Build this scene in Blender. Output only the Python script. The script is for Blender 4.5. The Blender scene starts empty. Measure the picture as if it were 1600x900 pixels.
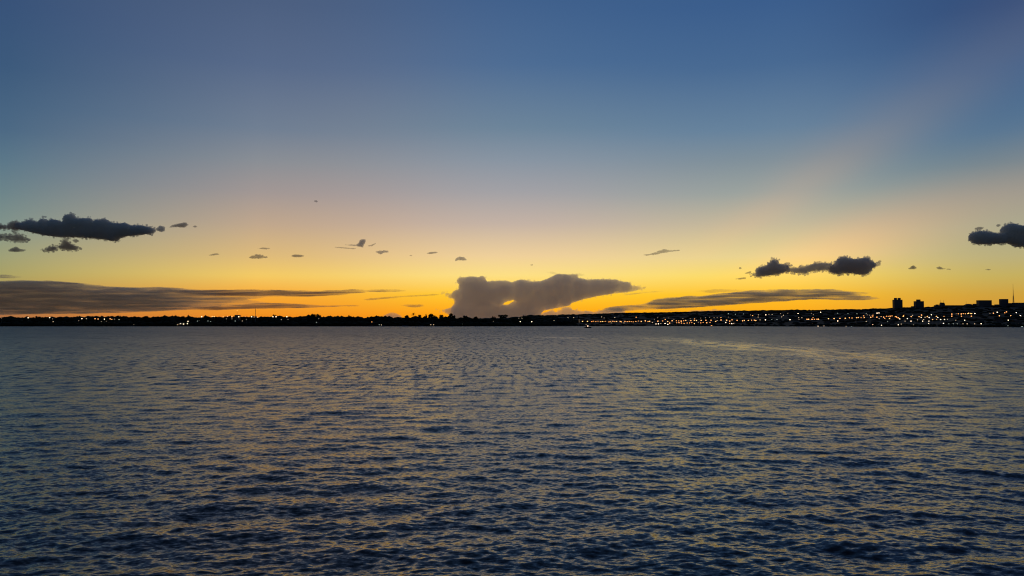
import bpy, bmesh, math, random
import numpy as np
from mathutils import Vector, Matrix

random.seed(7)
rng = np.random.default_rng(7)
scene = bpy.context.scene
COL = scene.collection

# ------------------------------------------------------------------ camera
F = 1245.0           # focal length in photograph pixels (1600 wide)
CAM_H = 4.0
PITCH = math.atan(57.0 / F)
cam_data = bpy.data.cameras.new('camera')
cam_data.sensor_width = 36.0
cam_data.lens = 36.0 * F / 1600.0
cam_data.clip_start = 0.1
cam_data.clip_end = 300000.0
cam = bpy.data.objects.new('camera', cam_data)
cam.location = (0, 0, CAM_H)
cam.rotation_euler = (math.pi / 2 + PITCH, 0, 0)
COL.objects.link(cam)
scene.camera = cam

def ray(px, py):
    """direction through a photograph pixel, scaled to y = 1"""
    v = 450.0 - py
    y = F * math.cos(PITCH) - v * math.sin(PITCH)
    z = F * math.sin(PITCH) + v * math.cos(PITCH)
    return Vector(((px - 800.0) / y, 1.0, z / y))

def at(px, py, depth):
    d = ray(px, py)
    return Vector((d.x * depth, depth, CAM_H + d.z * depth))

# ------------------------------------------------------------------ render settings
scene.render.engine = 'CYCLES'
cy = scene.cycles
cy.use_denoising = True
cy.pixel_filter_type = 'BLACKMAN_HARRIS'
cy.filter_width = 1.1
cy.max_bounces = 24
cy.diffuse_bounces = 2
cy.glossy_bounces = 3
cy.transmission_bounces = 2
cy.volume_bounces = 24
cy.transparent_max_bounces = 16
cy.sample_clamp_indirect = 4.0
cy.use_adaptive_sampling = False
vs = scene.view_settings
vs.view_transform = 'Standard'
vs.look = 'None'
vs.exposure = 0.0
vs.gamma = 1.0
vs.use_curve_mapping = False

# ------------------------------------------------------------------ sky
def s2l(c):
    c = c / 255.0
    return c / 12.92 if c <= 0.04045 else ((c + 0.055) / 1.055) ** 2.4

def hexlin(h, k=1.0):
    h = h.strip('#')
    return tuple(s2l(int(h[i:i + 2], 16)) * k for i in (0, 2, 4)) + (1.0,)

YS = [0, 100, 200, 250, 300, 350, 400, 430, 460, 490, 507]
SKYCOL = {
    0:    '2d4e77 34567a 476682 587587 6a8288 7e9088 9c9d75 a89f62 b08c4c b07444 9c6440',
    400:  '38577f 466389 637a92 7f8a94 9a9493 baa48b dab878 f0c863 f4a836 ee9022 e47a18',
    800:  '3c5e8a 496a92 698298 8592a0 a09fa3 c2b0a2 eccd98 fadc82 fecb30 fea412 f49010',
    1200: '3a5c8a 476890 64809a 7e8e98 98a09c c2b698 e6d08e f8d865 fbc02a f8a814 f09612',
    1600: '2f4d7a 3b5f8a 567490 6a818e 8b948f a0a48c b4ac7a c0ad5c ca9f3c d09430 c88430',
}
# what lies outside the frame (left, right) and behind the viewer
SIDE_L = '24406a 2a4a6e 3a5c78 466878 527274 607c72 707c62 786e50 74603c 6c5030 5c442c'
SIDE_R = '2c4c78 365a7e 466a80 567680 687e7a 767e76 7f7e64 847850 8a6e40 8a6230 7a522a'
BACK = '1c3252 22395a 2c4662 344c68 3c526c 44566e 4a566a 4c5466 4a5060 464c5a 40465a'
E_MAX = math.radians(60.0)

def elev(px, py):
    d = ray(px, py)
    return math.atan2(d.z, math.hypot(d.x, 1.0))

world = bpy.data.worlds.new('World')
scene.world = world
world.use_nodes = True
nt = world.node_tree
nt.nodes.clear()
N = nt.nodes.new
L = nt.links.new

def math_node(tree, op, a, b=None, clamp=False):
    n = tree.nodes.new('ShaderNodeMath')
    n.operation = op
    n.use_clamp = clamp
    for i, v in enumerate((a, b)):
        if v is None:
            continue
        if isinstance(v, (int, float)):
            n.inputs[i].default_value = v
        else:
            tree.links.new(v, n.inputs[i])
    return n.outputs[0]

def smooth(tree, v, a, b, lo=0.0, hi=1.0, kind='SMOOTHSTEP'):
    n = tree.nodes.new('ShaderNodeMapRange')
    n.interpolation_type = kind
    tree.links.new(v, n.inputs['Value'])
    n.inputs['From Min'].default_value = a
    n.inputs['From Max'].default_value = b
    n.inputs['To Min'].default_value = lo
    n.inputs['To Max'].default_value = hi
    return n.outputs[0]

def mixcol(tree, fac, a, b, mode='MIX'):
    n = tree.nodes.new('ShaderNodeMix')
    n.data_type = 'RGBA'
    n.blend_type = mode
    for sock, v in ((n.inputs[0], fac), (n.inputs[6], a), (n.inputs[7], b)):
        if isinstance(v, (int, float)):
            sock.default_value = v
        elif isinstance(v, tuple):
            sock.default_value = v
        else:
            tree.links.new(v, sock)
    return n.outputs[2]

tc = N('ShaderNodeTexCoord')
sep = N('ShaderNodeSeparateXYZ')
L(tc.outputs['Generated'], sep.inputs[0])
dx, dy, dz = sep.outputs
el = math_node(nt, 'ARCSINE', dz)
az = math_node(nt, 'ARCTAN2', dx, dy)
t_el = smooth(nt, el, 0.0, E_MAX, 0.0, 1.0, 'LINEAR')

def sky_ramp(px, table, zen='222f42'):
    cols = table.split()
    pts = []
    for yv, c in zip(YS, cols):
        pts.append((max(0.0, elev(px, yv)) / E_MAX, hexlin(c)))
    pts.sort(key=lambda p: p[0])
    e0 = pts[-1][0]
    top = pts[-1][1]
    z = hexlin(zen)
    pts.append((e0 + (1 - e0) * 0.45, tuple(top[i] * 0.5 + z[i] * 0.5 for i in range(3)) + (1,)))
    pts.append((1.0, z))
    r = N('ShaderNodeValToRGB')
    r.color_ramp.interpolation = 'LINEAR'
    els = r.color_ramp.elements
    els[0].position, els[0].color = pts[0]
    els[1].position, els[1].color = pts[-1]
    for p, c in pts[1:-1]:
        e = els.new(p)
        e.color = c
    L(t_el, r.inputs[0])
    return r.outputs[0]

def azpx(px):
    return math.atan((px - 800.0) / F)

cur = sky_ramp(0, SKYCOL[0])
prev = 0
for px in (400, 800, 1200, 1600):
    f = smooth(nt, az, azpx(prev), azpx(px), kind='SMOOTHSTEP' if prev else 'LINEAR')
    cur = mixcol(nt, f, cur, sky_ramp(px, SKYCOL[px]))
    prev = px
fl = smooth(nt, az, azpx(0), math.radians(-62.0))
cur = mixcol(nt, fl, cur, sky_ramp(0, SIDE_L))
fr = smooth(nt, az, azpx(1600), math.radians(62.0))
cur = mixcol(nt, fr, cur, sky_ramp(1600, SIDE_R))
back = smooth(nt, math_node(nt, 'ABSOLUTE', az), math.radians(70), math.radians(130))
cur = mixcol(nt, back, cur, sky_ramp(800, BACK))

# crepuscular rays: bands radiating from the set sun behind the tall cloud
gx = math_node(nt, 'DIVIDE', dx, math_node(nt, 'MAXIMUM', dy, 0.05))
gz = math_node(nt, 'DIVIDE', dz, math_node(nt, 'MAXIMUM', dy, 0.05))
sunx, sunz = ray(885, 525).x, ray(885, 525).z
ang = math_node(nt, 'ARCTAN2', math_node(nt, 'SUBTRACT', gz, sunz), math_node(nt, 'SUBTRACT', gx, sunx))
rr = N('ShaderNodeValToRGB')
rr.color_ramp.interpolation = 'B_SPLINE'
stops = [(0.0, .10), (12, .10), (15.5, .75), (18.5, 1.0), (21.5, .6), (25, .0), (28, .10), (31, .68), (33.5, .78), (36.5, .42), (41, .04),
         (58, .0), (80, .0), (105, .12), (128, .62), (146, .46), (158, .14), (170, .0), (180, 0)]
els = rr.color_ramp.elements
els[0].position = 0
els[0].color = (stops[0][1],) * 3 + (1,)
els[1].position = 1
els[1].color = (0, 0, 0, 1)
for a, v in stops[1:-1]:
    e = els.new(a / 180.0)
    e.color = (v, v, v, 1)
L(smooth(nt, ang, 0, math.pi, kind='LINEAR'), rr.inputs[0])
rad = math_node(nt, 'SQRT', math_node(nt, 'ADD',
      math_node(nt, 'POWER', math_node(nt, 'SUBTRACT', gx, sunx), 2),
      math_node(nt, 'POWER', math_node(nt, 'SUBTRACT', gz, sunz), 2)))
rf = math_node(nt, 'MULTIPLY', smooth(nt, rad, 0.14, 0.42), smooth(nt, rad, 1.2, 0.55))
rf = math_node(nt, 'MULTIPLY', rf, rr.outputs[0])
rf = math_node(nt, 'MULTIPLY', rf, smooth(nt, dy, 0.2, 0.6))
rf = math_node(nt, 'MULTIPLY', rf, 0.74)
cur_ray = mixcol(nt, 1.0, cur, (1.42, 1.04, 0.88, 1), 'MULTIPLY')
# veil also lifts a little light of its own
cur_ray = mixcol(nt, 0.10, cur_ray, hexlin('d8b8a4'))
cur = mixcol(nt, rf, cur, cur_ray)

# below the horizon the dome simply darkens
cur = mixcol(nt, smooth(nt, el, 0.0, -0.06), cur, (0.02, 0.022, 0.028, 1))

bg = N('ShaderNodeBackground')
L(cur, bg.inputs['Color'])
bg.inputs['Strength'].default_value = 1.03
SUN_AZ = math.radians(3.5)      # to the right of the view axis
SUN_EL = math.radians(-1.2)    # already set
nish = N('ShaderNodeTexSky')
nish.sky_type = 'NISHITA'
nish.sun_disc = False
nish.sun_elevation = SUN_EL
nish.sun_rotation = SUN_AZ
nish.ozone_density = 3.0
nish.dust_density = 1.0
bg2 = N('ShaderNodeBackground')
L(nish.outputs[0], bg2.inputs['Color'])
bg2.inputs['Strength'].default_value = 0.003
add = N('ShaderNodeAddShader')
L(bg.outputs[0], add.inputs[0])
L(bg2.outputs[0], add.inputs[1])
out = N('ShaderNodeOutputWorld')
L(add.outputs[0], out.inputs['Surface'])
world.cycles.sampling_method = 'MANUAL'
world.cycles.sample_map_resolution = 1024

# the last of the set sun, almost gone
sun_d = bpy.data.lights.new('sun', 'SUN')
sun_d.energy = 0.02
sun_d.angle = math.radians(6)
sun_d.color = (1.0, 0.62, 0.34)
sun = bpy.data.objects.new('sun', sun_d)
dirv = Vector((math.sin(SUN_AZ) * math.cos(SUN_EL), math.cos(SUN_AZ) * math.cos(SUN_EL), math.sin(SUN_EL)))
sun.rotation_euler = dirv.to_track_quat('Z', 'Y').to_euler()
sun.location = (0, 0, 50)
COL.objects.link(sun)

# ------------------------------------------------------------------ helpers
def mat(name):
    m = bpy.data.materials.new(name)
    m.use_nodes = True
    m.node_tree.nodes.clear()
    return m

def principled(name, color, rough=0.8, noise=0.0, scale=1.0, spec=0.3, emis=None, estr=0.0, metal=0.0):
    m = mat(name)
    t = m.node_tree
    b = t.nodes.new('ShaderNodeBsdfPrincipled')
    b.inputs['Base Color'].default_value = (*color, 1)
    b.inputs['Roughness'].default_value = rough
    b.inputs['Specular IOR Level'].default_value = spec
    b.inputs['Metallic'].default_value = metal
    if noise:
        g = t.nodes.new('ShaderNodeNewGeometry')
        n = t.nodes.new('ShaderNodeTexNoise')
        n.inputs['Scale'].default_value = scale
        n.inputs['Detail'].default_value = 4
        t.links.new(g.outputs['Position'], n.inputs['Vector'])
        f = smooth(t, n.outputs['Fac'], 0.3, 0.7, 1 - noise, 1 + noise)
        c = mixcol(t, 1.0, (*color, 1), (1, 1, 1, 1), 'MULTIPLY')
        vm = t.nodes.new('ShaderNodeVectorMath')
        vm.operation = 'SCALE'
        t.links.new(c, vm.inputs[0])
        t.links.new(f, vm.inputs['Scale'])
        t.links.new(vm.outputs[0], b.inputs['Base Color'])
    if emis:
        b.inputs['Emission Color'].default_value = (*emis, 1)
        b.inputs['Emission Strength'].default_value = estr
    o = t.nodes.new('ShaderNodeOutputMaterial')
    t.links.new(b.outputs[0], o.inputs['Surface'])
    return m

def tag(o, label=None, cat=None, group=None, kind=None):
    if label: o['label'] = label
    if cat: o['category'] = cat
    if group: o['group'] = group
    if kind: o['kind'] = kind
    return o

def link_mesh(name, verts, faces, material=None, parent=None, smooth_shade=False):
    me = bpy.data.meshes.new(name)
    me.from_pydata([tuple(v) for v in verts], [], faces)
    me.update()
    if smooth_shade:
        me.polygons.foreach_set('use_smooth', [True] * len(me.polygons))
    if material: me.materials.append(material)
    o = bpy.data.objects.new(name, me)
    COL.objects.link(o)
    if parent: o.parent = parent
    return o

def empty(name, loc, rz=0.0, scale=1.0):
    o = bpy.data.objects.new(name, None)
    o.empty_display_size = 1.0
    o.location = loc
    o.rotation_euler = (0, 0, rz)
    if isinstance(scale, (int, float)): scale = (scale,) * 3
    o.scale = scale
    COL.objects.link(o)
    return o

def grid_mesh(name, X, Y, Z, material, smooth_shade=True):
    """fast grid from 2-D arrays"""
    r, c = X.shape
    co = np.stack([X, Y, Z], -1).reshape(-1, 3).astype(np.float32)
    idx = np.arange(r * c, dtype=np.int32).reshape(r, c)
    q = np.stack([idx[:-1, :-1], idx[:-1, 1:], idx[1:, 1:], idx[1:, :-1]], -1).reshape(-1, 4)
    me = bpy.data.meshes.new(name)
    me.vertices.add(len(co))
    me.vertices.foreach_set('co', co.ravel())
    me.loops.add(q.size)
    me.loops.foreach_set('vertex_index', q.ravel())
    me.polygons.add(len(q))
    me.polygons.foreach_set('loop_start', np.arange(0, q.size, 4, dtype=np.int32))
    me.polygons.foreach_set('loop_total', np.full(len(q), 4, dtype=np.int32))
    me.polygons.foreach_set('use_smooth', np.full(len(q), smooth_shade))
    me.update(calc_edges=True)
    me.materials.append(material)
    o = bpy.data.objects.new(name, me)
    COL.objects.link(o)
    return o

# ------------------------------------------------------------------ water
def water_material():
    m = mat('lake_water')
    t = m.node_tree
    NN, LL = t.nodes.new, t.links.new
    g = NN('ShaderNodeNewGeometry')
    sp = NN('ShaderNodeSeparateXYZ')
    LL(g.outputs['Position'], sp.inputs[0])
    px, py = sp.outputs[0], sp.outputs[1]

    def slope_noise(sx, sy, detail, seed, rot=0.0):
        mp = NN('ShaderNodeMapping')
        mp.inputs['Scale'].default_value = (sx, sy, 1)
        mp.inputs['Rotation'].default_value = (0, 0, rot)
        mp.inputs['Location'].default_value = (seed * 13.7, seed * 7.1, 0)
        LL(g.outputs['Position'], mp.inputs['Vector'])
        n = NN('ShaderNodeTexNoise')
        n.noise_dimensions = '2D'
        n.inputs['Scale'].default_value = 1.0
        n.inputs['Detail'].default_value = detail
        n.inputs['Roughness'].default_value = 0.6
        LL(mp.outputs[0], n.inputs['Vector'])
        s = NN('ShaderNodeVectorMath')
        s.operation = 'SUBTRACT'
        LL(n.outputs['Color'], s.inputs[0])
        s.inputs[1].default_value = (0.5, 0.5, 0.5)
        return s.outputs[0]

    # weights: ripples that the mesh is too coarse to carry further out
    w_mid = smooth(t, py, 15, 120, 0.15, 1.0)
    w_big = smooth(t, py, 150, 700, 0.0, 1.0)

    def scaled(v, k):
        n = NN('ShaderNodeVectorMath')
        n.operation = 'SCALE'
        LL(v, n.inputs[0])
        if isinstance(k, (int, float)): n.inputs['Scale'].default_value = k
        else: LL(k, n.inputs['Scale'])
        return n.outputs[0]

    def vadd(a, b):
        n = NN('ShaderNodeVectorMath')
        n.operation = 'ADD'
        LL(a, n.inputs[0]); LL(b, n.inputs[1])
        return n.outputs[0]

    streak = slope_noise(1.8, 0.30, 4.0, 5.0, 0.15)
    w_str = smooth(t, py, 20, 90, 0.0, 1.0)
    far1 = slope_noise(0.7, 0.06, 4.0, 8.0, 0.1)
    w_f1 = smooth(t, py, 70, 220, 0.0, 1.0)
    far2 = slope_noise(0.16, 0.009, 5.0, 9.0, 0.05)
    w_f2 = smooth(t, py, 250, 900, 0.0, 1.0)
    micro = slope_noise(6.0, 12.0, 3.0, 1.0, 0.12)
    mid = slope_noise(1.5, 3.0, 3.0, 2.0, -0.1)
    big = slope_noise(0.12, 0.4, 3.0, 3.0, 0.05)
    s = vadd(vadd(scaled(micro, MICRO), scaled(streak, math_node(t, 'MULTIPLY', w_str, STREAK))), vadd(scaled(mid, math_node(t, 'MULTIPLY', w_mid, MID)),
                                        scaled(big, math_node(t, 'MULTIPLY', w_big, BIG))))
    s = vadd(s, vadd(scaled(far1, math_node(t, 'MULTIPLY', w_f1, STREAK * 0.9)), scaled(far2, math_node(t, 'MULTIPLY', w_f2, STREAK * 0.9))))
    # gusts: patches of calmer and rougher water
    gust = NN('ShaderNodeTexNoise')
    gust.noise_dimensions = '2D'
    mp = NN('ShaderNodeMapping')
    mp.inputs['Scale'].default_value = (0.018, 0.012, 1)
    LL(g.outputs['Position'], mp.inputs['Vector'])
    LL(mp.outputs[0], gust.inputs['Vector'])
    gust.inputs['Scale'].default_value = 1.0
    gust.inputs['Detail'].default_value = 4.0
    gs = smooth(t, gust.outputs['Fac'], 0.32, 0.68, 0.72, 1.28)
    # the smooth slick left by the passing boat, running away at x = 43 m, and a
    # shorter patch of slack water farther out
    wob = NN('ShaderNodeTexNoise')
    wob.noise_dimensions = '1D'
    LL(math_node(t, 'MULTIPLY', py, 0.03), wob.inputs['W'])
    cx = math_node(t, 'ADD', px, math_node(t, 'MULTIPLY', math_node(t, 'SUBTRACT', wob.outputs['Fac'], 0.5), 7.0))
    dist = math_node(t, 'ABSOLUTE', math_node(t, 'SUBTRACT', cx, 43.0))
    strip = math_node(t, 'MULTIPLY', smooth(t, dist, 12.0, 3.0), smooth(t, py, 50, 95))
    strip = math_node(t, 'MULTIPLY', strip, smooth(t, py, 300, 150))
    rag = NN('ShaderNodeTexNoise')
    rag.noise_dimensions = '2D'
    mr = NN('ShaderNodeMapping')
    mr.inputs['Scale'].default_value = (0.35, 0.09, 1)
    LL(g.outputs['Position'], mr.inputs['Vector'])
    LL(mr.outputs[0], rag.inputs['Vector'])
    rag.inputs['Scale'].default_value = 1.0
    rag.inputs['Detail'].default_value = 5.0
    strip = math_node(t, 'MULTIPLY', strip, smooth(t, rag.outputs['Fac'], 0.36, 0.60))
    ed = math_node(t, 'DIVIDE', math_node(t, 'SUBTRACT', px, 22.0), 16.0)
    e2 = math_node(t, 'DIVIDE', math_node(t, 'SUBTRACT', py, 260.0), 60.0)
    d2 = math_node(t, 'ADD', math_node(t, 'POWER', ed, 2), math_node(t, 'POWER', e2, 2))
    patch = math_node(t, 'MULTIPLY', smooth(t, d2, 1.0, 0.2), 0.7)
    patch = math_node(t, 'MULTIPLY', patch, smooth(t, gust.outputs['Fac'], 0.4, 0.55))
    calm = math_node(t, 'MAXIMUM', strip, patch)
    gs = math_node(t, 'MULTIPLY', gs, math_node(t, 'SUBTRACT', 1.0, math_node(t, 'MULTIPLY', calm, 0.55)))
    s = scaled(s, gs)
    sm = NN('ShaderNodeVectorMath')
    sm.operation = 'MULTIPLY'
    LL(s, sm.inputs[0])
    sm.inputs[1].default_value = (0.65, 1.0, 0.0)
    # wave faces turned to the viewer's shore are the ones a low eye sees
    bias = NN('ShaderNodeCombineXYZ')
    nrm = vadd(g.outputs['Normal'], sm.outputs[0])
    no = NN('ShaderNodeVectorMath')
    no.operation = 'NORMALIZE'
    LL(nrm, no.inputs[0])
    b = NN('ShaderNodeBsdfPrincipled')
    b.inputs['Base Color'].default_value = (0.010, 0.013, 0.018, 1)
    b.inputs['IOR'].default_value = 1.333
    b.inputs['Specular Tint'].default_value = (0.90, 0.95, 1.0, 1)
    rmul = NN('ShaderNodeMath')
    rmul.operation = 'MULTIPLY'
    LL(math_node(t, 'SUBTRACT', 1.0, math_node(t, 'MULTIPLY', calm, 0.36)), rmul.inputs[1])
    LL(smooth(t, math_node(t, 'LOGARITHM', math_node(t, 'MAXIMUM', py, 5.0), math.e), math.log(14), math.log(400), R_NEAR, R_FAR, 'LINEAR'), rmul.inputs[0])
    LL(rmul.outputs[0], b.inputs['Roughness'])
    LL(no.outputs[0], b.inputs['Normal'])
    o = NN('ShaderNodeOutputMaterial')
    LL(b.outputs[0], o.inputs['Surface'])
    return m

STREAK = 0.95
MICRO, MID, BIG = 0.54, 0.50, 0.26
R_NEAR, R_FAR = 0.12, 0.35

def build_water():
    step = 0.004
    k = np.arange(0, int(math.log(4200 / 2.0) / step))
    yf = 2.0 + 2.0 * np.exp(step * k)
    yb = np.linspace(-80, 3.6, 60)
    yy = np.concatenate([yb, yf])
    half = np.maximum(yy, 0) + 7.0
    half = np.where(yy < 4, 11.0 + (4 - yy) * 1.2, half)
    u = np.linspace(-1.05, 1.05, 820)
    Y = np.repeat(yy[:, None], len(u), 1)
    X = half[:, None] * u[None, :]
    Z = np.zeros_like(X)
    spacing = np.where(yy < 4, 0.6 + (4 - yy) * 0.01, (yy - 2.0) * step)
    xs = half * (u[1] - u[0])
    F0 = len(yb)
    # wind waves: one patchy sea seen as a sum of many trains
    lams = np.concatenate([np.exp(rng.uniform(math.log(0.9), math.log(3.6), 30)),
                           np.exp(rng.uniform(math.log(0.38), math.log(0.9), 38)),
                           np.exp(rng.uniform(math.log(0.14), math.log(0.38), 54))])
    for lam in lams:
        kk = 2 * math.pi / lam
        ang = rng.normal(math.radians(rng.choice([-66, -112])), math.radians(18 if lam > 0.9 else 34))
        if lam > 0.9: sl = 0.021 * (1.2 / lam) ** 0.25
        elif lam > 0.38: sl = 0.024
        else: sl = 0.026
        amp = sl / kk
        ph = rng.uniform(0, 2 * math.pi)
        kx, ky = kk * math.cos(ang), kk * math.sin(ang)
        fade = np.clip((lam / np.maximum(spacing, xs * 0.6) - 2.5) / 3.0, 0, 1)
        rows = np.nonzero(fade > 0)[0]
        if not len(rows): continue
        R = rows[-1] + 1
        # slow envelopes make the trains come in groups
        ex, ey = rng.uniform(0.3, 0.5, 2) * kk * 0.3
        env = 0.7 + 0.5 * np.sin(ex * X[:R] * rng.choice([-1, 1]) + ey * Y[:R] + rng.uniform(0, 6))
        p = kx * X[:R] + ky * Y[:R] + ph
        w = np.sin(p) + 0.22 * np.sin(2 * p + 1.57)
        Z[:R] += amp * fade[:R, None] * env * w
    o = grid_mesh('water', X, Y, Z, water_material())
    tag(o, 'dark rippled lake water reflecting the dusk sky', kind='structure')
    return o

build_water()

# ------------------------------------------------------------------ land
def interp(tbl, x):
    xs = [p[0] for p in tbl]
    ys = [p[1] for p in tbl]
    return np.interp(x, xs, ys)

SHORE = [(-600, 1500), (0, 1660), (720, 1660), (850, 1800), (1000, 2050), (1100, 1900), (1200, 1600), (1400, 1250), (1600, 1110), (2200, 1000)]
RIDGE_D = [(-600, 2500), (600, 2500), (850, 4200), (1000, 5000), (1400, 4600), (1600, 4300), (2200, 4000)]
RIDGE_Y = [(-600, 499), (600, 499), (780, 497), (830, 494.6), (850, 494.1), (900, 492.7), (950, 490.8), (1000, 489.4), (1050, 488.8),
           (1100, 487.8), (1150, 486.6), (1200, 485.8), (1300, 485), (1350, 484.4), (1385, 483), (1405, 481.5), (1440, 481.2),
           (1470, 480), (1500, 478.7), (1540, 478), (1600, 478.6), (2200, 480)]
HP = [(-600, 0.7), (650, 0.7), (900, 1.2), (1000, 1.35), (2200, 1.35)]

def wobble(x, y):
    return (np.sin(x * 0.011 + 1.3) * np.cos(y * 0.009) + 0.5 * np.sin(x * 0.031 + y * 0.017) + 0.3 * np.sin(x * 0.07 - y * 0.05))

def ground_z(x, y):
    px = 800 + x / y * F
    ys, yr = interp(SHORE, px), interp(RIDGE_D, px)
    zr = CAM_H + (507 - interp(RIDGE_Y, px)) * yr / F
    sft = (y - ys) / (yr - ys)
    sc = np.clip(sft, 0, 1)
    z = 0.8 + (zr - 0.8) * sc ** interp(HP, px) + wobble(x, y) * np.clip(sc * 4, 0, 1) * 1.2
    z = np.where(sft < 0, 0.8 + (y - ys) * 0.12, z)
    z = np.where(sft > 1, zr - (y - yr) * 0.012 + wobble(x, y) * 1.2, z)
    return z

def shore_y(px): return float(interp(SHORE, px))

M = {}
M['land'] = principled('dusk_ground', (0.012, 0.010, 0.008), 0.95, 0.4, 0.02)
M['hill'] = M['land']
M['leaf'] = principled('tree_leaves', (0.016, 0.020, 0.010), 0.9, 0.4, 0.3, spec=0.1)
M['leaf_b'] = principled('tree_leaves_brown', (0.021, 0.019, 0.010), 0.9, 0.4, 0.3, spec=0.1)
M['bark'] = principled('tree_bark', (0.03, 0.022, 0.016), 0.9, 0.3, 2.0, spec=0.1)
M['pole'] = principled('galvanised_pole', (0.16, 0.16, 0.16), 0.5, 0.2, 2.0, metal=0.6)
M['roof'] = principled('roof_tiles', (0.08, 0.035, 0.022), 0.85, 0.3, 0.8)
M['plaster'] = principled('house_plaster', (0.12, 0.105, 0.09), 0.9, 0.2, 0.3)
M['hull_dark'] = principled('painted_hull', (0.02, 0.02, 0.024), 0.4, 0.2, 2.0)
M['hull_white'] = principled('white_hull', (0.5, 0.5, 0.48), 0.35, 0.1, 2.0)
M['glass'] = principled('cabin_glass', (0.02, 0.025, 0.03), 0.1)

def concrete(name, col, gx, gz):
    """facade with a procedural grid of window bays"""
    m = mat(name)
    t = m.node_tree
    g = t.nodes.new('ShaderNodeTexCoord')
    sp = t.nodes.new('ShaderNodeSeparateXYZ')
    t.links.new(g.outputs['Object'], sp.inputs[0])
    hx = math_node(t, 'FRACT', math_node(t, 'DIVIDE', math_node(t, 'ADD', sp.outputs[0], sp.outputs[1]), gx))
    hz = math_node(t, 'FRACT', math_node(t, 'DIVIDE', sp.outputs[2], gz))
    w = math_node(t, 'MULTIPLY', math_node(t, 'MULTIPLY', math_node(t, 'GREATER_THAN', hx, 0.3), math_node(t, 'LESS_THAN', hx, 0.8)),
                  math_node(t, 'MULTIPLY', math_node(t, 'GREATER_THAN', hz, 0.35), math_node(t, 'LESS_THAN', hz, 0.85)))
    n = t.nodes.new('ShaderNodeTexNoise')
    n.inputs['Scale'].default_value = 0.1
    t.links.new(g.outputs['Object'], n.inputs['Vector'])
    base = mixcol(t, n.outputs['Fac'], tuple(c * 0.8 for c in col) + (1,), tuple(c * 1.2 for c in col) + (1,))
    c = mixcol(t, w, base, (0.012, 0.014, 0.018, 1))
    b = t.nodes.new('ShaderNodeBsdfPrincipled')
    t.links.new(c, b.inputs['Base Color'])
    t.links.new(smooth(t, w, 0, 1, 0.85, 0.25), b.inputs['Roughness'])
    o = t.nodes.new('ShaderNodeOutputMaterial')
    t.links.new(b.outputs[0], o.inputs['Surface'])
    return m
M['facade_a'] = concrete('facade_concrete', (0.10, 0.09, 0.08), 4.0, 3.0)
M['facade_b'] = concrete('facade_grey', (0.08, 0.08, 0.085), 5.0, 3.2)
M['slab'] = principled('roof_slab', (0.10, 0.095, 0.09), 0.9, 0.2, 0.2)

def build_land():
    px = np.linspace(-420, 2020, 700)
    rel = np.concatenate([[-0.06, -0.02, -0.006], np.linspace(0, 0.12, 26)[:-1], np.linspace(0.12, 1.0, 90), np.array([1.05, 1.2, 1.6, 2.6, 5.0, 12.0])])
    P, R = np.meshgrid(px, rel)
    ys, yr = interp(SHORE, P), interp(RIDGE_D, P)
    ys = ys + 14 * np.sin(P * 0.05) + 9 * np.sin(P * 0.013 + 2) + 5 * np.sin(P * 0.21)
    Y = ys + (yr - ys) * R
    X = (P - 800) / F * Y
    Z = ground_z(X, Y)
    Z[R < 0] = np.minimum(Z[R < 0], -0.8)
    Z[rel == 0] = 0.15
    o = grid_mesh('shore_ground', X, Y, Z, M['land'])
    tag(o, 'dark low far shore rising to a hillside on the right', kind='structure')
build_land()

# ------------------------------------------------------------------ small mesh builders
class MB:
    def __init__(s): s.v, s.f = [], []
    def add(s, v, f):
        b = len(s.v)
        s.v += [tuple(p) for p in v]
        s.f += [tuple(i + b for i in q) for q in f]
        return s
    def box(s, x0, x1, y0, y1, z0, z1, top=1.0):
        cx, cy_ = (x0 + x1) / 2, (y0 + y1) / 2
        tx0, tx1 = cx + (x0 - cx) * top, cx + (x1 - cx) * top
        ty0, ty1 = cy_ + (y0 - cy_) * top, cy_ + (y1 - cy_) * top
        v = [(x0, y0, z0), (x1, y0, z0), (x1, y1, z0), (x0, y1, z0), (tx0, ty0, z1), (tx1, ty0, z1), (tx1, ty1, z1), (tx0, ty1, z1)]
        return s.add(v, [(0, 3, 2, 1), (4, 5, 6, 7), (0, 1, 5, 4), (1, 2, 6, 5), (2, 3, 7, 6), (3, 0, 4, 7)])
    def tube(s, a, b, r0, r1, n=8):
        a, b = Vector(a), Vector(b)
        d = (b - a).normalized()
        u = d.orthogonal().normalized()
        w = d.cross(u)
        v = []
        for c, r in ((a, r0), (b, r1)):
            for k in range(n):
                t = 2 * math.pi * k / n
                v.append(c + (u * math.cos(t) + w * math.sin(t)) * r)
        f = [(k, (k + 1) % n, n + (k + 1) % n, n + k) for k in range(n)]
        f += [tuple(range(n - 1, -1, -1)), tuple(range(n, 2 * n))]
        return s.add(v, f)
    def ball(s, c, r, sub=1, squash=(1, 1, 1), jit=0.0):
        v, f = ico(sub)
        c = Vector(c)
        out = []
        for p in v:
            k = 1 + random.uniform(-jit, jit)
            out.append((c.x + p[0] * r * squash[0] * k, c.y + p[1] * r * squash[1] * k, c.z + p[2] * r * squash[2] * k))
        return s.add(out, f)
    def build(s, name, material, parent=None, sm=False):
        return link_mesh(name, s.v, s.f, material, parent, sm)

_ico = {}
def ico(sub):
    if sub not in _ico:
        bm = bmesh.new()
        bmesh.ops.create_icosphere(bm, subdivisions=sub, radius=1.0)
        _ico[sub] = ([tuple(v.co) for v in bm.verts], [tuple(v.index for v in f.verts) for f in bm.faces])
        bm.free()
    return _ico[sub]

def copy_tree(o, parent=None):
    c = o.copy()
    COL.objects.link(c)
    if parent:
        c.parent = parent
    for ch in list(o.children):
        copy_tree(ch, c)
    return c

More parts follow.
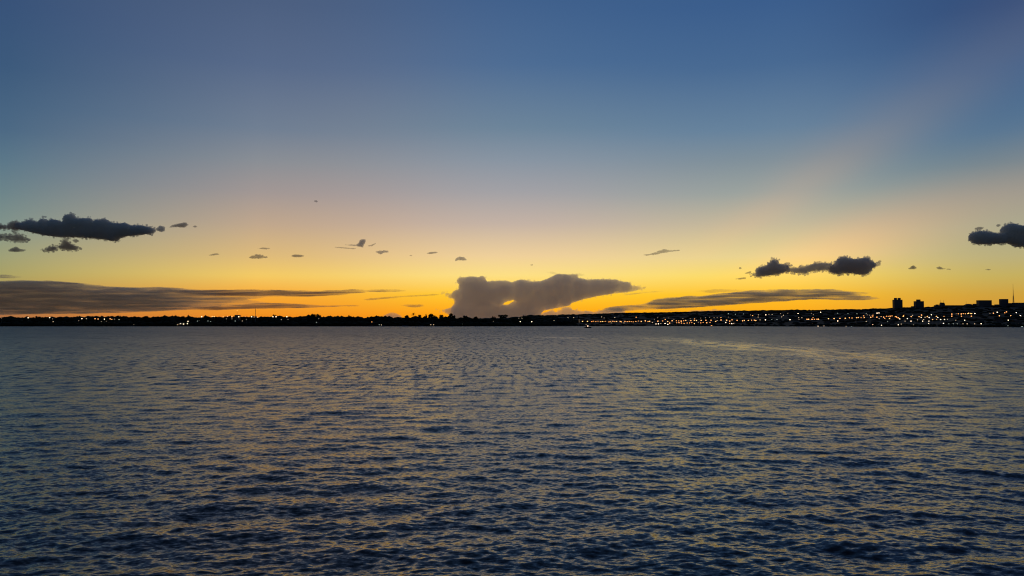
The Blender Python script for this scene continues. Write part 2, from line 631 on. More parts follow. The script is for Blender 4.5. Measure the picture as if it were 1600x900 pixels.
# ------------------------------------------------------------------ trees
def leaf_cloud(mb, c, r, n, size, squash=(1, 1, 0.8)):
    for _ in range(n):
        d = rng.normal(size=3)
        d /= np.linalg.norm(d)
        rad = r * rng.uniform(0.55, 1.08)
        p = Vector((c[0] + d[0] * rad * squash[0], c[1] + d[1] * rad * squash[1], c[2] + d[2] * rad * squash[2]))
        a = Vector(rng.normal(size=3)).normalized()
        b = a.orthogonal().normalized()
        s_ = size * rng.uniform(0.6, 1.3)
        mb.add([p + a * s_, p + b * s_ * 0.7, p - a * s_ * 0.8, p - b * s_ * 0.7], [(0, 1, 2, 3)])

def make_crown(kind, mb=None, n=26):
    """unit crown: base of tree at z=0, top at z=1, half width about .5"""
    mb = mb or MB()
    if kind == 'round':
        lumps = [((0, 0, .66), .30)] + [((rng.uniform(-.3, .3), rng.uniform(-.3, .3), rng.uniform(.5, .8)), rng.uniform(.12, .2)) for _ in range(7)]
    elif kind == 'broad':
        lumps = [((rng.uniform(-.38, .38), rng.uniform(-.3, .3), rng.uniform(.5, .86)), rng.uniform(.12, .2)) for _ in range(11)]
    elif kind == 'tall':
        lumps = [((rng.uniform(-.15, .15), rng.uniform(-.15, .15), z), .17 - .08 * abs(z - .6)) for z in np.linspace(.35, .88, 8)]
    elif kind == 'flat':
        lumps = [((x, rng.uniform(-.2, .2), .84 + rng.uniform(-.04, .03)), .12) for x in np.linspace(-.42, .42, 8)]
        lumps += [((x, rng.uniform(-.2, .2), .7), .13) for x in np.linspace(-.25, .25, 4)]
    else:  # palm
        for k in range(13):
            t = 2 * math.pi * k / 13 + rng.uniform(-.2, .2)
            up = rng.uniform(-.05, .18)
            pts = []
            for j in range(5):
                q = j / 4
                pts.append(Vector((math.cos(t) * q * .42, math.sin(t) * q * .42, .84 + up * math.sin(q * 2.6) - .16 * q * q)))
            side = Vector((-math.sin(t), math.cos(t), 0))
            for j in range(4):
                w0, w1 = .05 * (1 - j / 4.5), .05 * (1 - (j + 1) / 4.5)
                mb.add([pts[j] - side * w0, pts[j] + side * w0, pts[j + 1] + side * w1, pts[j + 1] - side * w1], [(0, 1, 2, 3)])
        mb.ball((0, 0, .84), .06, 1)
        return mb
    for c, r in lumps:
        mb.ball(c, r * .8, 1, (1, 1, .85), .22)
        leaf_cloud(mb, c, r, n, .045)
    return mb

def make_tree(kind, leafmat):
    root = empty('tree', (0, 0, 0))
    t = MB()
    if kind == 'palm':
        t.tube((0, 0, 0), (.02, 0, .45), .022, .018)
        t.tube((.02, 0, .45), (0, 0, .84), .018, .014)
    else:
        t.tube((0, 0, -.02), (.01, 0, .35), .035, .025)
        t.tube((.01, 0, .35), (0, 0, .75), .025, .008)
        for k in range(5):
            a = k * 1.3
            t.tube((.01, 0, .3 + .05 * k), (math.cos(a) * .24, math.sin(a) * .24, .5 + .05 * k), .014, .005, 6)
    t.build('trunk', M['bark'], root)
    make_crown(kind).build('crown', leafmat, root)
    return root

kinds = ['round', 'broad', 'tall', 'flat', 'palm']
tree_src = {}
for kd in kinds:
    tree_src[kd] = [make_tree(kd, M['leaf'])] + ([make_tree(kd, M['leaf_b'])] if kd != 'palm' else [])
used_src = set()

def place_tree(kind, px, top, wpx, depth, label, group=None, cat='tree'):
    src = random.choice(tree_src[kind])
    if src.name not in used_src:
        used_src.add(src.name)
        o = src
    else:
        o = copy_tree(src)
    p = at(px, top, depth)
    gz = float(ground_z(p.x, p.y))
    h = max(3.0, p.z - gz)
    w = wpx * depth / F
    o.location = (p.x, p.y, gz - 0.2)
    o.scale = (w * random.uniform(.95, 1.05), w, h)
    o.rotation_euler = (0, 0, random.uniform(-0.5, 0.5))
    tag(o, label, cat, group)
    return o

SK = [  # kind, x, top, width, label
 ('round', 62, 492.6, 10, 'round dark tree bulging from the treeline below the left end of the grey cloud bank'),
 ('broad', 92, 493.8, 12, 'broad low tree in the treeline between the first two lone white lamps at far left'),
 ('round', 188, 491.6, 9, 'rounded tree rising at the right end of the first cluster of bright shore lamps'),
 ('round', 212, 493.0, 7, 'small rounded tree just right of the tree that ends the first lamp cluster'),
 ('broad', 227, 492.8, 12, 'broad tree in the unlit stretch of shore left of the five white waterside lamps'),
 ('round', 249, 493.4, 9, 'small domed tree halfway along the unlit left stretch of treeline'),
 ('broad', 285, 493.0, 9, 'broad tree directly above the five white waterside lamps'),
 ('tall', 294, 492.2, 6, 'narrow tree sticking up directly above the brightest white waterside lamp'),
 ('broad', 325, 494.0, 9, 'low tree beside the wide orange lamp on the treeline'),
 ('round', 338, 493.6, 6, 'little round tree right of the wide orange lamp on the treeline'),
 ('broad', 392, 492.2, 7, 'leafy tree standing at the foot of the thin dark radio mast'),
 ('round', 430, 489.6, 7, 'round-headed tree standing well above the treeline over a pair of white lamps'),
 ('round', 484, 490.2, 9, 'left crown of the three tall trees clumped against the orange sky'),
 ('round', 490, 488.8, 10, 'middle crown of the three tall trees clumped against the orange sky'),
 ('round', 498, 488.6, 8, 'right crown of the three tall trees clumped against the orange sky'),
 ('tall', 545, 492.0, 5, 'thin pointed tree rising from the low wood right of the tall clump'),
 ('broad', 550, 493.6, 15, 'wide low tree around the thin pointed one in the middle of the left wood'),
 ('round', 583, 493.5, 11, 'domed tree above the lone orange shore lamp'),
 ('round', 598, 493.0, 9, 'round tree in front of the small pink cloud dome on the horizon'),
 ('broad', 635, 491.2, 9, 'bushy tree at the left end of the ragged tall trees beside the storm cloud'),
 ('palm', 646, 488.6, 9, 'spiky palm-like tree among the ragged trees left of the storm cloud'),
 ('round', 656, 490.2, 8, 'rounded tree just right of the spiky palm-like tree'),
 ('tall', 666, 490.8, 6, 'slim tree left of the tallest crown by the storm cloud'),
 ('broad', 673, 488.6, 10, 'tallest bushy tree between the spiky palm and the arched crown'),
 ('round', 680, 491.2, 7, 'small tree wedged against the right of the tallest bushy tree'),
 ('round', 690, 490.2, 11, 'smooth arched round crown at the foot of the storm cloud'),
 ('broad', 702, 491.2, 8, 'low tree joining the arched crown to the ragged high one'),
 ('broad', 707, 488.8, 10, 'ragged high tree directly under the left edge of the storm cloud'),
 ('round', 727, 491.8, 11, 'wide domed tree against the lower left of the storm cloud'),
 ('broad', 743, 493.3, 8, 'low bush-like tree right of the wide domed tree under the storm cloud'),
 ('round', 772, 492.8, 7, 'small round tree left of the flat-topped one under the storm cloud'),
 ('flat', 786, 491.6, 14, 'flat-topped wide tree under the orange gap in the storm cloud'),
 ('broad', 824, 493.0, 15, 'wide low tree at the right-hand end of the left treeline'),
 ('tall', 818, 492.0, 4, 'thin upright tree poking from the end of the left treeline'),
 ('tall', 864, 492.6, 3.5, 'left of two thin spiky trees on the dark slope below the storm cloud'),
 ('tall', 872, 491.8, 3.5, 'right of two thin spiky trees on the dark slope below the storm cloud'),
 ('tall', 904, 491.8, 3.5, 'single spindly tree on the slope above the start of the orange lamp row'),
]
for kd, px_, top, w, lab in SK:
    d = shore_y(px_) + random.uniform(70, 130)
    place_tree(kd, px_, top - 0.8, w * 1.12, d, lab)

ZONES = [(115, 'left of the first lamp cluster'), (195, 'behind the first lamp cluster'), (270, 'in the unlit stretch of left shore'),
         (310, 'behind the five white waterside lamps'), (380, 'under the high lone orange lamp'), (440, 'around the thin radio mast'),
         (515, 'around the three tall clumped trees'), (590, 'around the lone low orange shore lamp'), (640, 'before the small pink cloud dome'),
         (720, 'under the left edge of the storm cloud'), (1000, 'under the middle of the storm cloud')]
def belt_zone(px_):
    for i, (lim, txt) in enumerate(ZONES):
        if px_ < lim: return txt, i
xx = -70.0
while xx < 835:
    for row in range(2):
        px_ = xx + random.uniform(-3, 3) + row * 3.5
        top = (496.5 + 1.2 * math.sin(px_ * .06) * math.sin(px_ * .017 + 1) + random.uniform(-.5, 1.0)) + (1.4 if row else 0)
        if px_ > 740: top = max(top, 494.6)
        place_tree(random.choice(['round', 'broad', 'broad']), px_, top, random.uniform(10, 15), shore_y(px_) + (random.uniform(95, 170) if not row else random.uniform(45, 80)),
                   'low dark tree of the even belt ' + belt_zone(px_)[0], 'trees of the belt ' + belt_zone(px_)[0])
    xx += random.uniform(7.5, 10.5)

# the woods nobody could count: undergrowth at the water's edge and on the hillside
def woodland():
    mb = MB()
    def clump(px_, d, h, w):
        X = (px_ - 800) / F * d
        z = float(ground_z(X, d))
        mb.ball((X, d, z + h * .45), 1.0, 1, (w, w, h * .55), .28)
    for _ in range(1300):
        px_ = random.uniform(-330, 860)
        clump(px_, shore_y(px_) + random.uniform(4, 60), random.uniform(3, 9.5), random.uniform(4, 9))
    for _ in range(1500):
        px_ = random.uniform(-330, 900)
        clump(px_, shore_y(px_) + random.uniform(100, 700), random.uniform(7, 12.5), random.uniform(7, 13))
    for _ in range(500):
        px_ = random.uniform(820, 1900)
        clump(px_, shore_y(px_) + random.uniform(3, 60), random.uniform(1.5, 4.5), random.uniform(3, 8))
    for _ in range(1500):
        px_ = random.uniform(800, 1900)
        q = random.random() ** .8
        ys, yr = shore_y(px_), float(interp(RIDGE_D, px_))
        clump(px_, ys + (yr - ys) * (0.05 + .95 * q), random.uniform(3, 5 + 4 * q), random.uniform(6, 10 + 22 * q))
    for _ in range(700):
        px_ = random.uniform(840, 1900)
        clump(px_, float(interp(RIDGE_D, px_)) + random.uniform(-120, 60), random.uniform(3, 7), random.uniform(12, 32))
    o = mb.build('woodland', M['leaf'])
    tag(o, 'continuous dark scrub and woodland covering the far shore', kind='stuff')
woodland()
for kd in kinds:                       # a template that found no place goes
    for src in tree_src[kd]:
        if src.name not in used_src:
            for ch in list(src.children):
                bpy.data.objects.remove(ch)
            bpy.data.objects.remove(src)

# ------------------------------------------------------------------ buildings on the right-hand hill
def depth_on_ground(px, py, lift=0.0, lo=10.0, hi=None):
    """where the sight line through this pixel comes down to `lift` above the land"""
    d = ray(px, py)
    ys, yr = shore_y(px), float(interp(RIDGE_D, px))
    Y = np.linspace(ys + lo, hi or yr, 1500)
    f = ground_z(d.x * Y, Y) + lift - (CAM_H + d.z * Y)
    sgn = np.nonzero(np.diff(np.sign(f)))[0]
    if len(sgn): return float(Y[sgn[0]])
    return float(Y[np.argmin(np.abs(f))])

def building(px0, px1, top, depth, label, fac='facade_a', blocks=(), deep=22.0, name='building', cat='building', mast=None, dome=False):
    pc = (px0 + px1) / 2
    c = at(pc, top, depth)
    k = depth / F
    w = (px1 - px0) * k / 2
    gz = min(float(ground_z(c.x, depth)), c.z - 8) - 3
    root = empty(name, (c.x, c.y, gz))
    H = c.z - gz
    b = MB()
    hb = H if not dome else H * 0.72
    b.box(-w, w, 0, deep, 0, hb - 0.9)
    b.build('wall', M[fac], root)
    r = MB()
    if dome:
        n = 14
        v = []
        rows = 5
        for j in range(rows):
            a = j / (rows - 1) * math.pi / 2
            for i in range(n):
                t = 2 * math.pi * i / n
                v.append((math.cos(t) * w * math.cos(a * .98), deep / 2 + math.sin(t) * deep / 2 * math.cos(a * .98), hb - 0.9 + (H - hb) * math.sin(a)))
        f = [(j * n + i, j * n + (i + 1) % n, (j + 1) * n + (i + 1) % n, (j + 1) * n + i) for j in range(rows - 1) for i in range(n)]
        r.add(v, f)
    else:
        r.box(-w - .5, w + .5, -.5, deep + .5, hb - 0.9, hb)
    rf = r.build('roof', M['slab'], root)
    for (a, c2, t2) in blocks:
        q = MB()
        h2 = (top - t2) * k
        q.box((a - pc) * k, (c2 - pc) * k, 4, deep - 4, hb, hb + h2)
        q.build('lift_housing', M['slab'], rf)
    if mast:
        for mx, mt in mast:
            q = MB()
            q.tube(((mx - pc) * k, deep / 2, hb - .5), ((mx - pc) * k, deep / 2, hb + (top - mt) * k), .7, .25, 6)
            q.build('antenna', M['pole'], rf)
    tag(root, label, cat, 'buildings on the skyline at right')
    return root

building(1397.2, 1410.2, 468.3, 4450, 'dark tower block with two roof humps, leftmost high-rise on the right skyline', blocks=[(1399.2, 1402.2, 465.4), (1404.8, 1408, 465.4)], name='tower_block', cat='tower')
building(1430.6, 1443.6, 470.6, 4400, 'dark tower block with one central roof box, second high-rise from the left', blocks=[(1434, 1439, 467.9)], name='tower_block', cat='tower', fac='facade_b')
building(1426.5, 1430.2, 478.4, 4380, 'low step-like block against the left foot of the second tower block', fac='facade_b')
building(1462.5, 1470.6, 476.8, 4300, 'low stepped block left of the small twin-peaked one on the skyline', blocks=[(1464.5, 1467.3, 475.7)])
building(1471, 1476.6, 474.2, 4320, 'small block with two roof peaks and antennas left of the long flat roof', blocks=[(1471.3, 1473, 472.6), (1474.4, 1476.3, 472.8)], mast=[(1471.2, 468), (1475.9, 468.5)], fac='facade_b')
building(1477.3, 1507.5, 476.9, 4350, 'very long low building with a level roof between the antennas and the dome', deep=40)
building(1509.2, 1521, 474.4, 4300, 'low dome-roofed hall with a thin antenna on the right skyline', dome=True, mast=[(1511.5, 468.5)], name='domed_hall', cat='hall')
building(1523.3, 1529, 474.6, 4280, 'small flat block leaning on the left of the widest tall building', fac='facade_b')
building(1529.8, 1549.6, 469.1, 4200, 'wide tall dark slab block, the broadest high-rise on the right skyline', deep=26, name='tower_block', cat='tower')
building(1550.4, 1557, 476.8, 4230, 'low flat block just right of the widest tall slab')
building(1557.6, 1560.4, 475.6, 4240, 'tiny box-shaped block halfway between the two tall slabs at far right', fac='facade_b')
building(1561, 1564, 477.2, 4230, 'lowest block, tucked at the left foot of the narrow slab at far right')
building(1564.9, 1575.5, 467.2, 4150, 'narrow tall slab block left of the needle mast', name='tower_block', cat='tower', fac='facade_b')
building(1576.2, 1583.8, 473.5, 4160, 'mid-height flat block at the foot of the needle mast')
building(1587, 1612, 472.9, 4100, 'flat-roofed long block cut by the right edge of the photo', deep=30)
building(366.6, 373.4, 492.0, shore_y(370) + 60, 'small flat-roofed building on the left treeline below the high orange lamp', deep=10)

# needle mast at far right
def needle_mast():
    p = at(1583.6, 474, 4140)
    gz = float(ground_z(p.x, p.y)) - 1
    k = 4140 / F
    root = empty('radio_mast', (p.x, p.y, gz))
    H1 = (507 - 462) * k + CAM_H - gz
    H = (507 - 443.5) * k + CAM_H - gz
    b = MB()
    for sx, sy in ((-1, -1), (1, -1), (1, 1), (-1, 1)):
        b.tube((sx * 3.2, sy * 3.2, 0), (sx * 1.3, sy * 1.3, H1), .55, .4, 6)
    z = 0.0
    while z < H1 - 5:
        q0 = 3.2 - 1.9 * z / H1
        q1 = 3.2 - 1.9 * (z + 6) / H1
        for (a, c2) in (((-1, -1), (1, -1)), ((1, -1), (1, 1)), ((1, 1), (-1, 1)), ((-1, 1), (-1, -1))):
            b.tube((a[0] * q0, a[1] * q0, z), (c2[0] * q1, c2[1] * q1, z + 6), .3, .3, 4)
            b.tube((c2[0] * q0, c2[1] * q0, z), (a[0] * q1, a[1] * q1, z + 6), .3, .3, 4)
        z += 6
    b.build('lattice', M['pole'], root)
    s_ = MB()
    s_.tube((0, 0, H1 - 4), (0, 0, H1 + (H - H1) * .5), 1.4, 0.9)
    s_.tube((0, 0, H1 + (H - H1) * .5), (0, 0, H), .8, .35)
    s_.build('spire', M['pole'], root)
    tag(root, 'tall needle-thin mast standing highest on the right-hand skyline', 'mast')
needle_mast()

def thin_mast(px, top, depth, label):
    p = at(px, top, depth)
    gz = float(ground_z(p.x, p.y))
    root = empty('radio_mast', (p.x, p.y, gz))
    H = p.z - gz
    b = MB()
    for a in (0, 2.094, 4.189):
        b.tube((math.cos(a) * .75, math.sin(a) * .75, 0), (math.cos(a) * .35, math.sin(a) * .35, H * .93), .16, .12, 5)
    for j in range(int(H / 2)):
        q = .75 - .4 * j * 2 / H
        for a in (0, 2.094, 4.189):
            b.tube((math.cos(a) * q, math.sin(a) * q, j * 2), (math.cos(a + 2.094) * q, math.sin(a + 2.094) * q, j * 2 + 2), .09, .09, 4)
    b.build('lattice', M['pole'], root)
    t_ = MB()
    t_.tube((0, 0, H * .9), (0, 0, H), .14, .06, 6)
    t_.build('antenna', M['pole'], root)
    tag(root, label, 'mast')
thin_mast(399.3, 480.6, shore_y(399) + 40, 'thin dark radio mast rising from the left treeline against the orange sky')

# ------------------------------------------------------------------ houses on the lamp-lit slope
def make_house():
    root = empty('house', (0, 0, 0))
    b = MB()
    b.box(-5, 5, -3.5, 3.5, -1, 3.2)
    b.build('wall', M['plaster'], root)
    r = MB()
    r.add([(-5.5, -4, 3.2), (5.5, -4, 3.2), (5.5, 4, 3.2), (-5.5, 4, 3.2), (-5.5, 0, 5.2), (5.5, 0, 5.2)],
          [(0, 1, 5, 4), (2, 3, 4, 5), (0, 4, 3), (1, 2, 5), (3, 2, 1, 0)])
    r.build('roof', M['roof'], root)
    w = MB()
    for x in (-3.2, 3.2):
        w.box(x - .7, x + .7, -3.56, -3.45, .9, 2.2)
    w.build('window', M['glass'], root)
    return root
hsrc = make_house()
hpx = [926, 958, 985, 1010, 1036, 1062, 1086, 1112, 1138, 1163, 1190, 1216, 1243, 1268, 1292, 1316, 1342, 1366, 1392, 1420, 1448, 1476, 1504, 1532, 1560, 1588]
for i, hx in enumerate(hpx):
    o = hsrc if i == 0 else copy_tree(hsrc)
    y_ = random.uniform(498.5, 505)
    d = depth_on_ground(hx, y_, 2)
    p = at(hx, y_, d)
    o.location = (p.x, p.y, float(ground_z(p.x, p.y)))
    o.rotation_euler = (0, 0, random.uniform(-.5, .5))
    o.scale = (random.uniform(.9, 1.5),) * 3
    tag(o, 'low dark house between the street lamps of the right-hand shore', 'house', 'houses between the lamps of the right-hand shore')

# ------------------------------------------------------------------ lamps of the far shore
def glow(name, col, strength):
    m = mat(name)
    t = m.node_tree
    e = t.nodes.new('ShaderNodeEmission')
    e.inputs[0].default_value = (*col, 1)
    e.inputs[1].default_value = strength
    o = t.nodes.new('ShaderNodeOutputMaterial')
    t.links.new(e.outputs[0], o.inputs['Surface'])
    m.cycles.emission_sampling = 'NONE'
    return m
GLOW = {
 'o': glow('sodium_lamp', (1.0, 0.36, 0.09), 3.0), 'O': glow('bright_sodium_lamp', (1.0, 0.40, 0.12), 3.6),
 'w': glow('white_lamp', (1.0, 0.68, 0.40), 1.9), 'W': glow('bright_white_lamp', (1.0, 0.72, 0.47), 4.2),
 'd': glow('dim_lamp', (1.0, 0.66, 0.42), 0.8), 'g': glow('dim_cool_lamp', (0.85, 1.0, 0.85), 1.0),
}
RAD = {'o': .55, 'O': .68, 'w': .48, 'W': .66, 'd': .45, 'g': .45}
COLN = {'o': 'orange', 'O': 'bright orange', 'w': 'white', 'W': 'bright white', 'd': 'faint amber', 'g': 'faint pale'}

def make_lamp(code):
    root = empty('street_lamp', (0, 0, 0))
    b = MB()
    b.tube((0, 0, 0), (0, 0, 1), .012, .008, 6)
    b.build('pole', M['pole'], root)
    h = MB()
    h.ball((0, 0, 0), 1.0, 2, (1.1, 1.1, .85))
    h.build('lamp_head', GLOW[code], root, True)
    return root
lamp_src = {c: None for c in GLOW}
ONES = ['zeroth', 'first', 'second', 'third', 'fourth', 'fifth', 'sixth', 'seventh', 'eighth', 'ninth', 'tenth', 'eleventh', 'twelfth',
        'thirteenth', 'fourteenth', 'fifteenth', 'sixteenth', 'seventeenth', 'eighteenth', 'nineteenth']
def ordinal(n):
    if n < 20: return ONES[n]
    t, r = divmod(n, 10)
    tens = {2: 'twent', 3: 'thirt', 4: 'fort'}[t]
    return tens + ('ieth' if r == 0 else 'y-' + ONES[r])

def lamp(code, px, py, label, group, pole=None, depth=None):
    if lamp_src[code] is None:
        lamp_src[code] = o = make_lamp(code)
    else:
        o = copy_tree(lamp_src[code])
    if depth is None:
        if px < 800:
            depth = shore_y(px) + 18 if py > 496.9 else shore_y(px) + 60
            if py > 505: depth = shore_y(px) + 4
        else:
            depth = depth_on_ground(px, py, 9.0, lo=6)
    p = at(px, py, depth)
    gz = float(ground_z(p.x, p.y))
    H = max(3.0, p.z - gz)
    o.location = (p.x, p.y, p.z - H)
    r = RAD[code] * depth / F * random.uniform(.88, 1.12)
    for ch in o.children:
        if ch.name.startswith('pole'):
            ch.scale = (H * .5 + 8, H * .5 + 8, H)
        else:
            ch.location = (0, 0, H)
            ch.scale = (r, r, r)
    tag(o, label, 'street lamp', group)
    return o

# zone: (group phrase, wording of the place, list of (code, x, y))
Z = [
 ('lone lamps at the far left of the treeline', 'lamp at the sparse far left of the shore',
  'd 2 497|W 44 496.6|W 77.6 496.4|d 82 498.2|w 83 502.7|g 107 504.8'),
 ('lamps of the first cluster on the left shore', 'lamp of the first cluster on the left shore',
  'd 123 501|W 128 498|w 135 498|O 148.5 498.1|O 153.3 498.5|d 158.5 502.4|W 163.2 498.7|d 166.2 501.8|d 169 505.2|O 172 498.2|o 174.8 499|d 179.2 498.6|w 186 499.2'),
 ('white lamps at the water on the left shore', 'white lamp of the slanting waterside five',
  'w 277.5 507.3|W 282 505.7|W 286.8 506.4|W 292.8 505.8|W 293.8 502'),
 ('lamps level with the treetops around the radio mast', 'lamp level with the treetops around the radio mast',
  'W 315.2 495|O 331.5 494.6|O 334.6 494.6|w 348.8 495|w 355.3 494.5|O 362.4 495|W 373 495|o 383 494.6|W 393.3 495|w 397 495.3|w 402 495.7|W 426.5 495|W 431.3 495|W 448.2 495'),
 ('faint lamps half way down the left shore', 'lamp in the faint row below the radio mast',
  'd 209 507|g 308.5 501.7|w 311.2 501.6|g 325 501.5|g 329 502.2|d 353.8 498.2|d 362.4 498.2|g 367.5 501.6|w 378.5 501.5|d 385.2 499|w 439.5 499.4|d 450 499|d 498 497.8|g 494.6 503.7'),
 ('lamps at the water below the middle wood', 'lamp low on the shore below the middle wood',
  'o 581 503|g 592.5 507.5|w 596 507.7|w 669.4 507.4|w 673.2 507.4|w 677.6 507.4|d 771 502'),
 ('tiny lamps at the water left of the storm cloud foot', 'lamp in the tiny waterside row under the storm cloud',
  'g 713 507.2|g 716.3 506.4|g 723 506.3|g 726 505.8|g 732.5 506.5|g 737 506.4'),
 ('scattered lamps on the dark slope under the storm cloud', 'lamp on the dark slope under the storm cloud',
  'd 810.6 497.6|w 815.5 497.2|W 812.8 502.6|W 830.9 502.7|w 848.5 501|w 865.6 501|g 872.5 496.8|w 887.5 496.4|w 896.4 496.2|d 904.8 500|d 905 503|w 940 495.2|d 944 496.8|w 960.6 496.2|o 994 495.6'),
 ('lamps of the long orange waterside row', 'lamp in the long row right of the boat',
  'O 910.2 502.2|O 917.9 502.1|o 924.4 502.3|o 927 501.8|o 931 502.4|o 934.4 501.9|o 938.3 502.6|O 941.6 502.4|o 945.7 502|o 951.4 503|o 953.5 502.3|O 957.6 501.9|o 960.6 502.5|O 963.4 502.4|O 969 502.2|o 971 503|O 976.5 502|o 980 502.6|o 983.2 502.1|o 986.3 502.5|o 989.4 502.9|o 993.6 502.4|o 997.4 501.6|O 1002 502.1|O 1008.2 501.4|o 1012.6 502.4|O 1015 502|O 1028 501.7|o 1035.5 501.5|O 1043.3 502.2|O 1050.2 501.2|o 1056.8 501.2|o 1060.6 501.4|O 1064.4 501.7|o 1068.4 501.2|O 1071.6 500.6'),
 ('lamps of the orange row in the middle of the right shore', 'lamp in the orange row above the warm lit boat',
  'O 1079.5 501|O 1084.8 500.6|O 1088.2 500.8|O 1095.6 500.6|O 1103 500.3|O 1111 500.3|O 1118.3 502.3|w 1120.4 501|O 1126.6 500|O 1135.4 500.3|O 1140.3 501.7|O 1143.8 499.8|O 1151.7 500.4|O 1160.2 501.3|O 1163 500.6|O 1169.2 500.6|o 1174.3 500.2|O 1178.6 500.2|O 1181 501|w 1187.6 499.8|W 1196 499.8'),
 ('lamps of the second orange row below the long one', 'lamp in the short row below the long orange one',
  'o 1057.3 504.4|O 1061 504.2|o 1064.8 504.8|o 1068.9 505.2|o 1073.7 504.7|o 1077.5 504.6|o 1081 504.2|O 1085 505.6|d 1091.2 503.6|o 1095 504.5|o 1098.6 503.7|O 1104.3 504.4|o 1109.4 503.7|W 1134 503.9|o 1140 505.6|W 1143.3 505.6|w 1146.6 505.3'),
 ('white lamps right at the water under the orange rows', 'lamp at the water under the long orange row',
  'w 955 504.5|w 975 504.6|w 1019.5 504|W 1025 506.2|W 1028.8 506|w 1032.6 505.6|W 1039.2 505.4|W 1043.4 506.8|O 1046.4 504.8'),
 ('faint lamps high on the slope above the orange rows', 'lamp in the faint row above the orange ones',
  'd 1022.5 499|d 1027.5 496.5|d 1037.5 496.6|o 1039.5 499|d 1045 496.8|d 1053 499|d 1067 497.8|d 1078.5 498|o 1085.3 498.3|d 1095 497|d 1102.6 496.5|d 1108.6 496|d 1115.8 496.4|d 1120.6 496.2|o 1126.5 496.2|d 1138 495.5|g 1138 490.2|g 1149 491|g 1162 490.5|d 1172.5 492|o 1176 493|w 1185 492|w 1184.6 495.4|W 1196.6 492'),
 ('scattered lamps on the slope right of the orange rows', 'lamp on the slope right of the orange rows',
  'g 1206 499.3|g 1214 499|w 1206.5 491.5|d 1201.5 491.2|d 1219.6 490|w 1224 492.5|w 1221.5 495.2|d 1231 489.6|W 1247 489.8|W 1234.3 499.5|w 1248 496.3|w 1253 496.4|d 1248.5 499.3|d 1268 489.5|d 1271 491.8|W 1282.2 487.8|g 1309 489.5|g 1325 489.6|g 1339 490.3|g 1353.5 489.6|d 1355 492'),
 ('lamps of the orange row right of the shore gap', 'lamp in the level row above the moored boats',
  'O 1261 498.8|O 1263.5 498.8|O 1268.8 498.8|o 1270.4 496.4|o 1272.4 498.8|O 1276.6 498.7|O 1279 498.7|O 1294.5 497.9|O 1303.3 497.8|W 1309 501.5|O 1312.4 497.4|O 1320.8 497.3|O 1327.2 496.6|o 1331.3 496.9|O 1338.4 496.5|O 1341 496.2|o 1345.4 496.4|O 1350.4 496.2|o 1349.5 493.6|w 1353.4 502.2|w 1363.8 507.3|W 1377.6 508|g 1387 502.2'),
 ('lamps strung along the hill left of the first tower', 'lamp strung under and left of the first tower',
  'd 1358.6 492.6|d 1362.6 493|O 1360.6 495.7|o 1363.8 494.9|o 1364 492.4|W 1370.4 489.2|W 1373.4 489|O 1370.2 495.5|w 1373.7 497.8|o 1376.8 494.4|O 1380.6 495.4|o 1382.4 497.2|o 1385 494|o 1387.8 494.2|O 1390.8 494|o 1393.8 493.6|O 1389.8 497.6|o 1398.8 494.4|O 1400.6 495.2|O 1403.4 496.6|W 1405.8 498.3|O 1411.4 494.2|o 1412 492.8'),
 ('lamps of the crowded bright cluster below the second tower', 'lamp in the crowded cluster below the second tower',
  'w 1414.2 501.7|W 1417.8 497.8|W 1423.5 501.7|O 1423.6 494.8|w 1425.8 492.7|w 1433.6 499.7|O 1436 494.8|O 1440 492.2|W 1439.4 495.8|w 1443.2 499.3|W 1441.6 501.8|w 1445.4 495.7|O 1449 494.6|W 1452 496.1|W 1455.3 491.9|W 1451.4 501.7|O 1457.2 499.1|o 1463.4 499.2|O 1463 494.2|W 1465.3 496|W 1469.8 499.2|o 1475 494.2|W 1475.8 499.2|w 1480.4 499'),
 ('lamps of the two short rows under the long flat roof', 'lamp in the two short rows under the long flat roof',
  'O 1487.2 490.7|O 1487.2 494|w 1493.5 500.3|d 1494 490.3|o 1497.4 490.3|O 1502 490.6|O 1502.2 494|o 1505 490.2|o 1508.4 490.3|O 1512.4 490|O 1513.4 489.4|O 1516.8 490|O 1518.3 490.1|O 1517.8 494|W 1523.2 490|W 1507.3 500.3'),
 ('lamps along the water of the right-hand city', 'lamp along the water before the right-hand city',
  'W 1403.6 507.5|w 1408.2 506.3|w 1427.2 507.5|g 1431 508|W 1451 505.4|W 1474.2 505.3|g 1482.6 506|g 1489.4 506|g 1495.6 506|w 1504.7 506|w 1511.2 506|w 1523 506|W 1533 505.9|g 1551.4 509|g 1561 509|g 1575 509|g 1588 509.2'),
 ('lamps at the far right below the needle mast', 'lamp in the loose group below the needle mast',
  'd 1546.8 489.6|O 1552.2 489.3|W 1558.2 487.8|O 1561.6 493.5|o 1570 488.8|O 1572.7 487.3|O 1579.3 493.3|W 1588 488.5|W 1594.4 493|W 1575.4 500.2'),
]
MICRO_Y = {'lamps along the water of the right-hand city': 5, 'white lamps right at the water under the orange rows': 12}
for group, where, data in Z:
    items = [(a.split()[0], float(a.split()[1]), float(a.split()[2])) for a in data.split('|')]
    items.sort(key=lambda q: q[1])
    for n, (c, x_, y_) in enumerate(items, 1):
        dep = None
        if y_ > 505.2 and x_ > 800:
            dep = shore_y(x_) + 8
        lab = f"{COLN[c]} {where}, {ordinal(n)} from left"
        lab = lab.replace('white white', 'white')
        lamp(c, x_, y_, lab, group, depth=dep)
o = lamp('o', 370.6, 485.7, 'high lone orange lamp on a tall pole above the left treetops', None, depth=shore_y(370) + 70)

